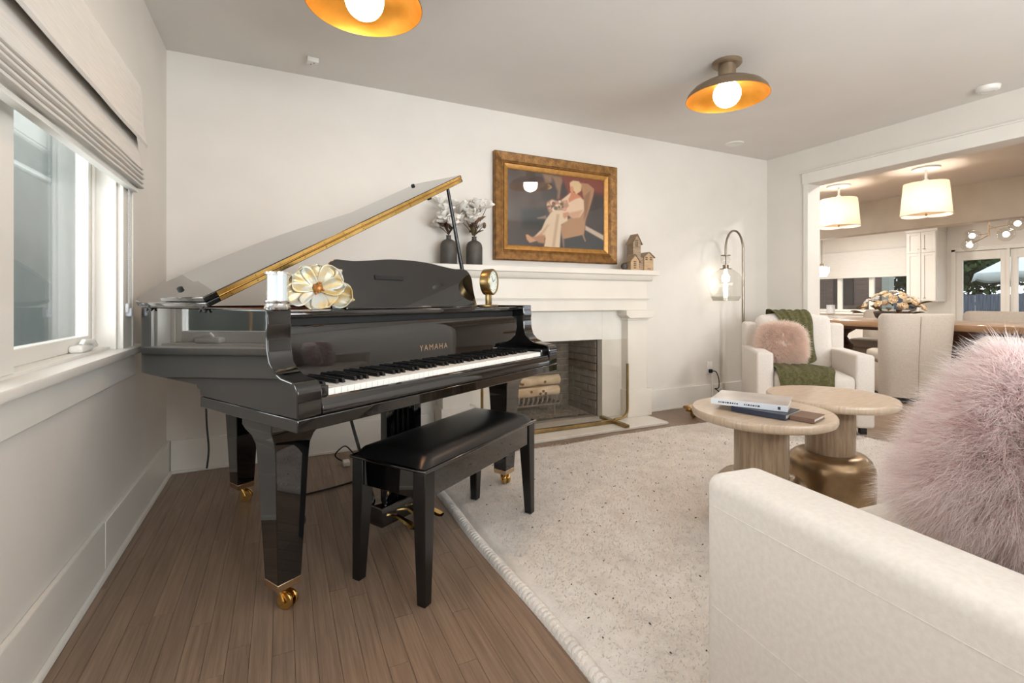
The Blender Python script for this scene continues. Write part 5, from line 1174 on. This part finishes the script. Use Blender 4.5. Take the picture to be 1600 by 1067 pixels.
# ================================================================== GARDEN BEYOND THE KITCHEN
fn = thing('garden_fence', 'weathered blue grey board fence behind the patio', 'fence', (15.5, 0, -0.14))
fm = B().box(-0.012, 0.012, 0.004, 0.136, 0, 1.28).mesh('board'); fm.materials.append(M['fence'])
for q in range(48):
    o = bpy.data.objects.new('board', fm); C.objects.link(o); o.parent = fn; o.location = (random.uniform(-0.008, 0.008), 2.6+q*0.14, random.uniform(-0.03, 0.02))
for z in (0.3, 1.0): box('rail', 'fence', fn, 0.012, 0.05, 2.6, 9.3, z, z+0.08)
def tree(x, y, zc, r, label, seed, n=7000):
    t = thing('tree', label, 'tree', (x, y, -0.14), group='trees behind the fence'); rg2 = np.random.RandomState(seed)
    b = B(); b.tube([(0, 0, 0), (0.05, 0, zc*0.5), (0, 0, zc)], [0.16, 0.12, 0.06], 8); b.build('trunk', 'stem', t)
    P2 = rg2.normal(0, 1, (n, 3)); P2 /= np.linalg.norm(P2, axis=1)[:, None]; P2 *= (rg2.rand(n)**0.4)[:, None]*np.array([r, r*1.25, r*0.95]); P2[:, 2] += zc
    v = []; f = []
    for p in P2:
        a = rg2.normal(0, 1, 3); a /= np.linalg.norm(a); c2 = np.cross(a, rg2.normal(0, 1, 3)); c2 /= np.linalg.norm(c2); s2 = rg2.uniform(0.07, 0.15); k2 = len(v)
        v += [tuple(p-a*s2), tuple(p+c2*s2*0.5), tuple(p+a*s2), tuple(p-c2*s2*0.5)]; f.append((k2, k2+1, k2+2, k2+3))
    b = B(); b.v = v; b.f = f; b.sm = [False]*len(f); me = bpy.data.meshes.new('foliage'); me.from_pydata(v, [], f); link('foliage', me, 'foliage', t)['kind'] = 'stuff'
tree(18.0, 7.4, 2.6, 1.6, 'leafy green tree behind the fence, left in the patio door', 1); tree(21.5, 5.2, 3.2, 2.2, 'leafy green tree behind the fence and the umbrella', 2); tree(16.6, 11.8, 2.0, 1.6, 'leafy green tree seen past the bouquet in the kitchen window', 3)
um = thing('patio_umbrella', 'white scalloped patio umbrella outside the patio doors', 'umbrella', (13.5, 4.05, -0.14))
b = B(); b.tube([(0, 0, 0), (0, 0, 2.25)], 0.022, 8); b.build('pole', 'dark_wood', um)
nr = 8; P = []
for i in range(nr*8):
    a = 2*PI*i/(nr*8); sc = abs(math.sin(a*nr/2)); P.append([(0.02*math.cos(a), 0.02*math.sin(a), 2.22), (0.5*math.cos(a), 0.5*math.sin(a), 1.98), (1.0*math.cos(a)*(1-0.03*sc), 1.0*math.sin(a)*(1-0.03*sc), 1.68), (1.02*math.cos(a), 1.02*math.sin(a), 1.56-0.06*sc)])
b = B(); b.grid(P, False, True); o = b.build('canopy', 'canvas', um); sd = o.modifiers.new('s', 'SOLIDIFY'); sd.thickness = 0.006
for q in range(nr): a = 2*PI*q/nr; B().tube([(0.03*math.cos(a), 0.03*math.sin(a), 2.18), (0.98*math.cos(a), 0.98*math.sin(a), 1.66)], 0.008, 5).build('rib', 'dark_wood', um)
b = B(); b.lathe([(0, 0), (0.25, 0), (0.25, 0.06), (0.03, 0.08), (0, 0.08)], 20); b.build('base', 'iron', um)
nh = thing('brown_house', 'brown brick house wall seen through the kitchen window', 'house', (13.2, 0, -0.14))
box('wall', 'brown_wall', nh, 0, 0.2, 6.7, 12.5, 0, 3.2); box('corner_post', 'stucco2', nh, -0.02, 0.2, 6.55, 6.7, 0, 3.2); box('window', 'dark_hole', nh, -0.02, 0, 7.35, 7.85, 1.0, 1.75); box('window_awning', 'stucco', nh, -0.3, 0, 8.2, 9.2, 1.62, 1.75)
bm2 = B().box(-0.012, 0, 0, 0.23, 0, 0.07).mesh('brick'); bm2.materials.append(M['brown_wall'])
for r3 in range(14):
    for q in range(9):
        o = bpy.data.objects.new('brick', bm2); C.objects.link(o); o.parent = nh; o.location = (0, 7.9+(r3 % 2)*0.12+q*0.245, 0.7+r3*0.082)
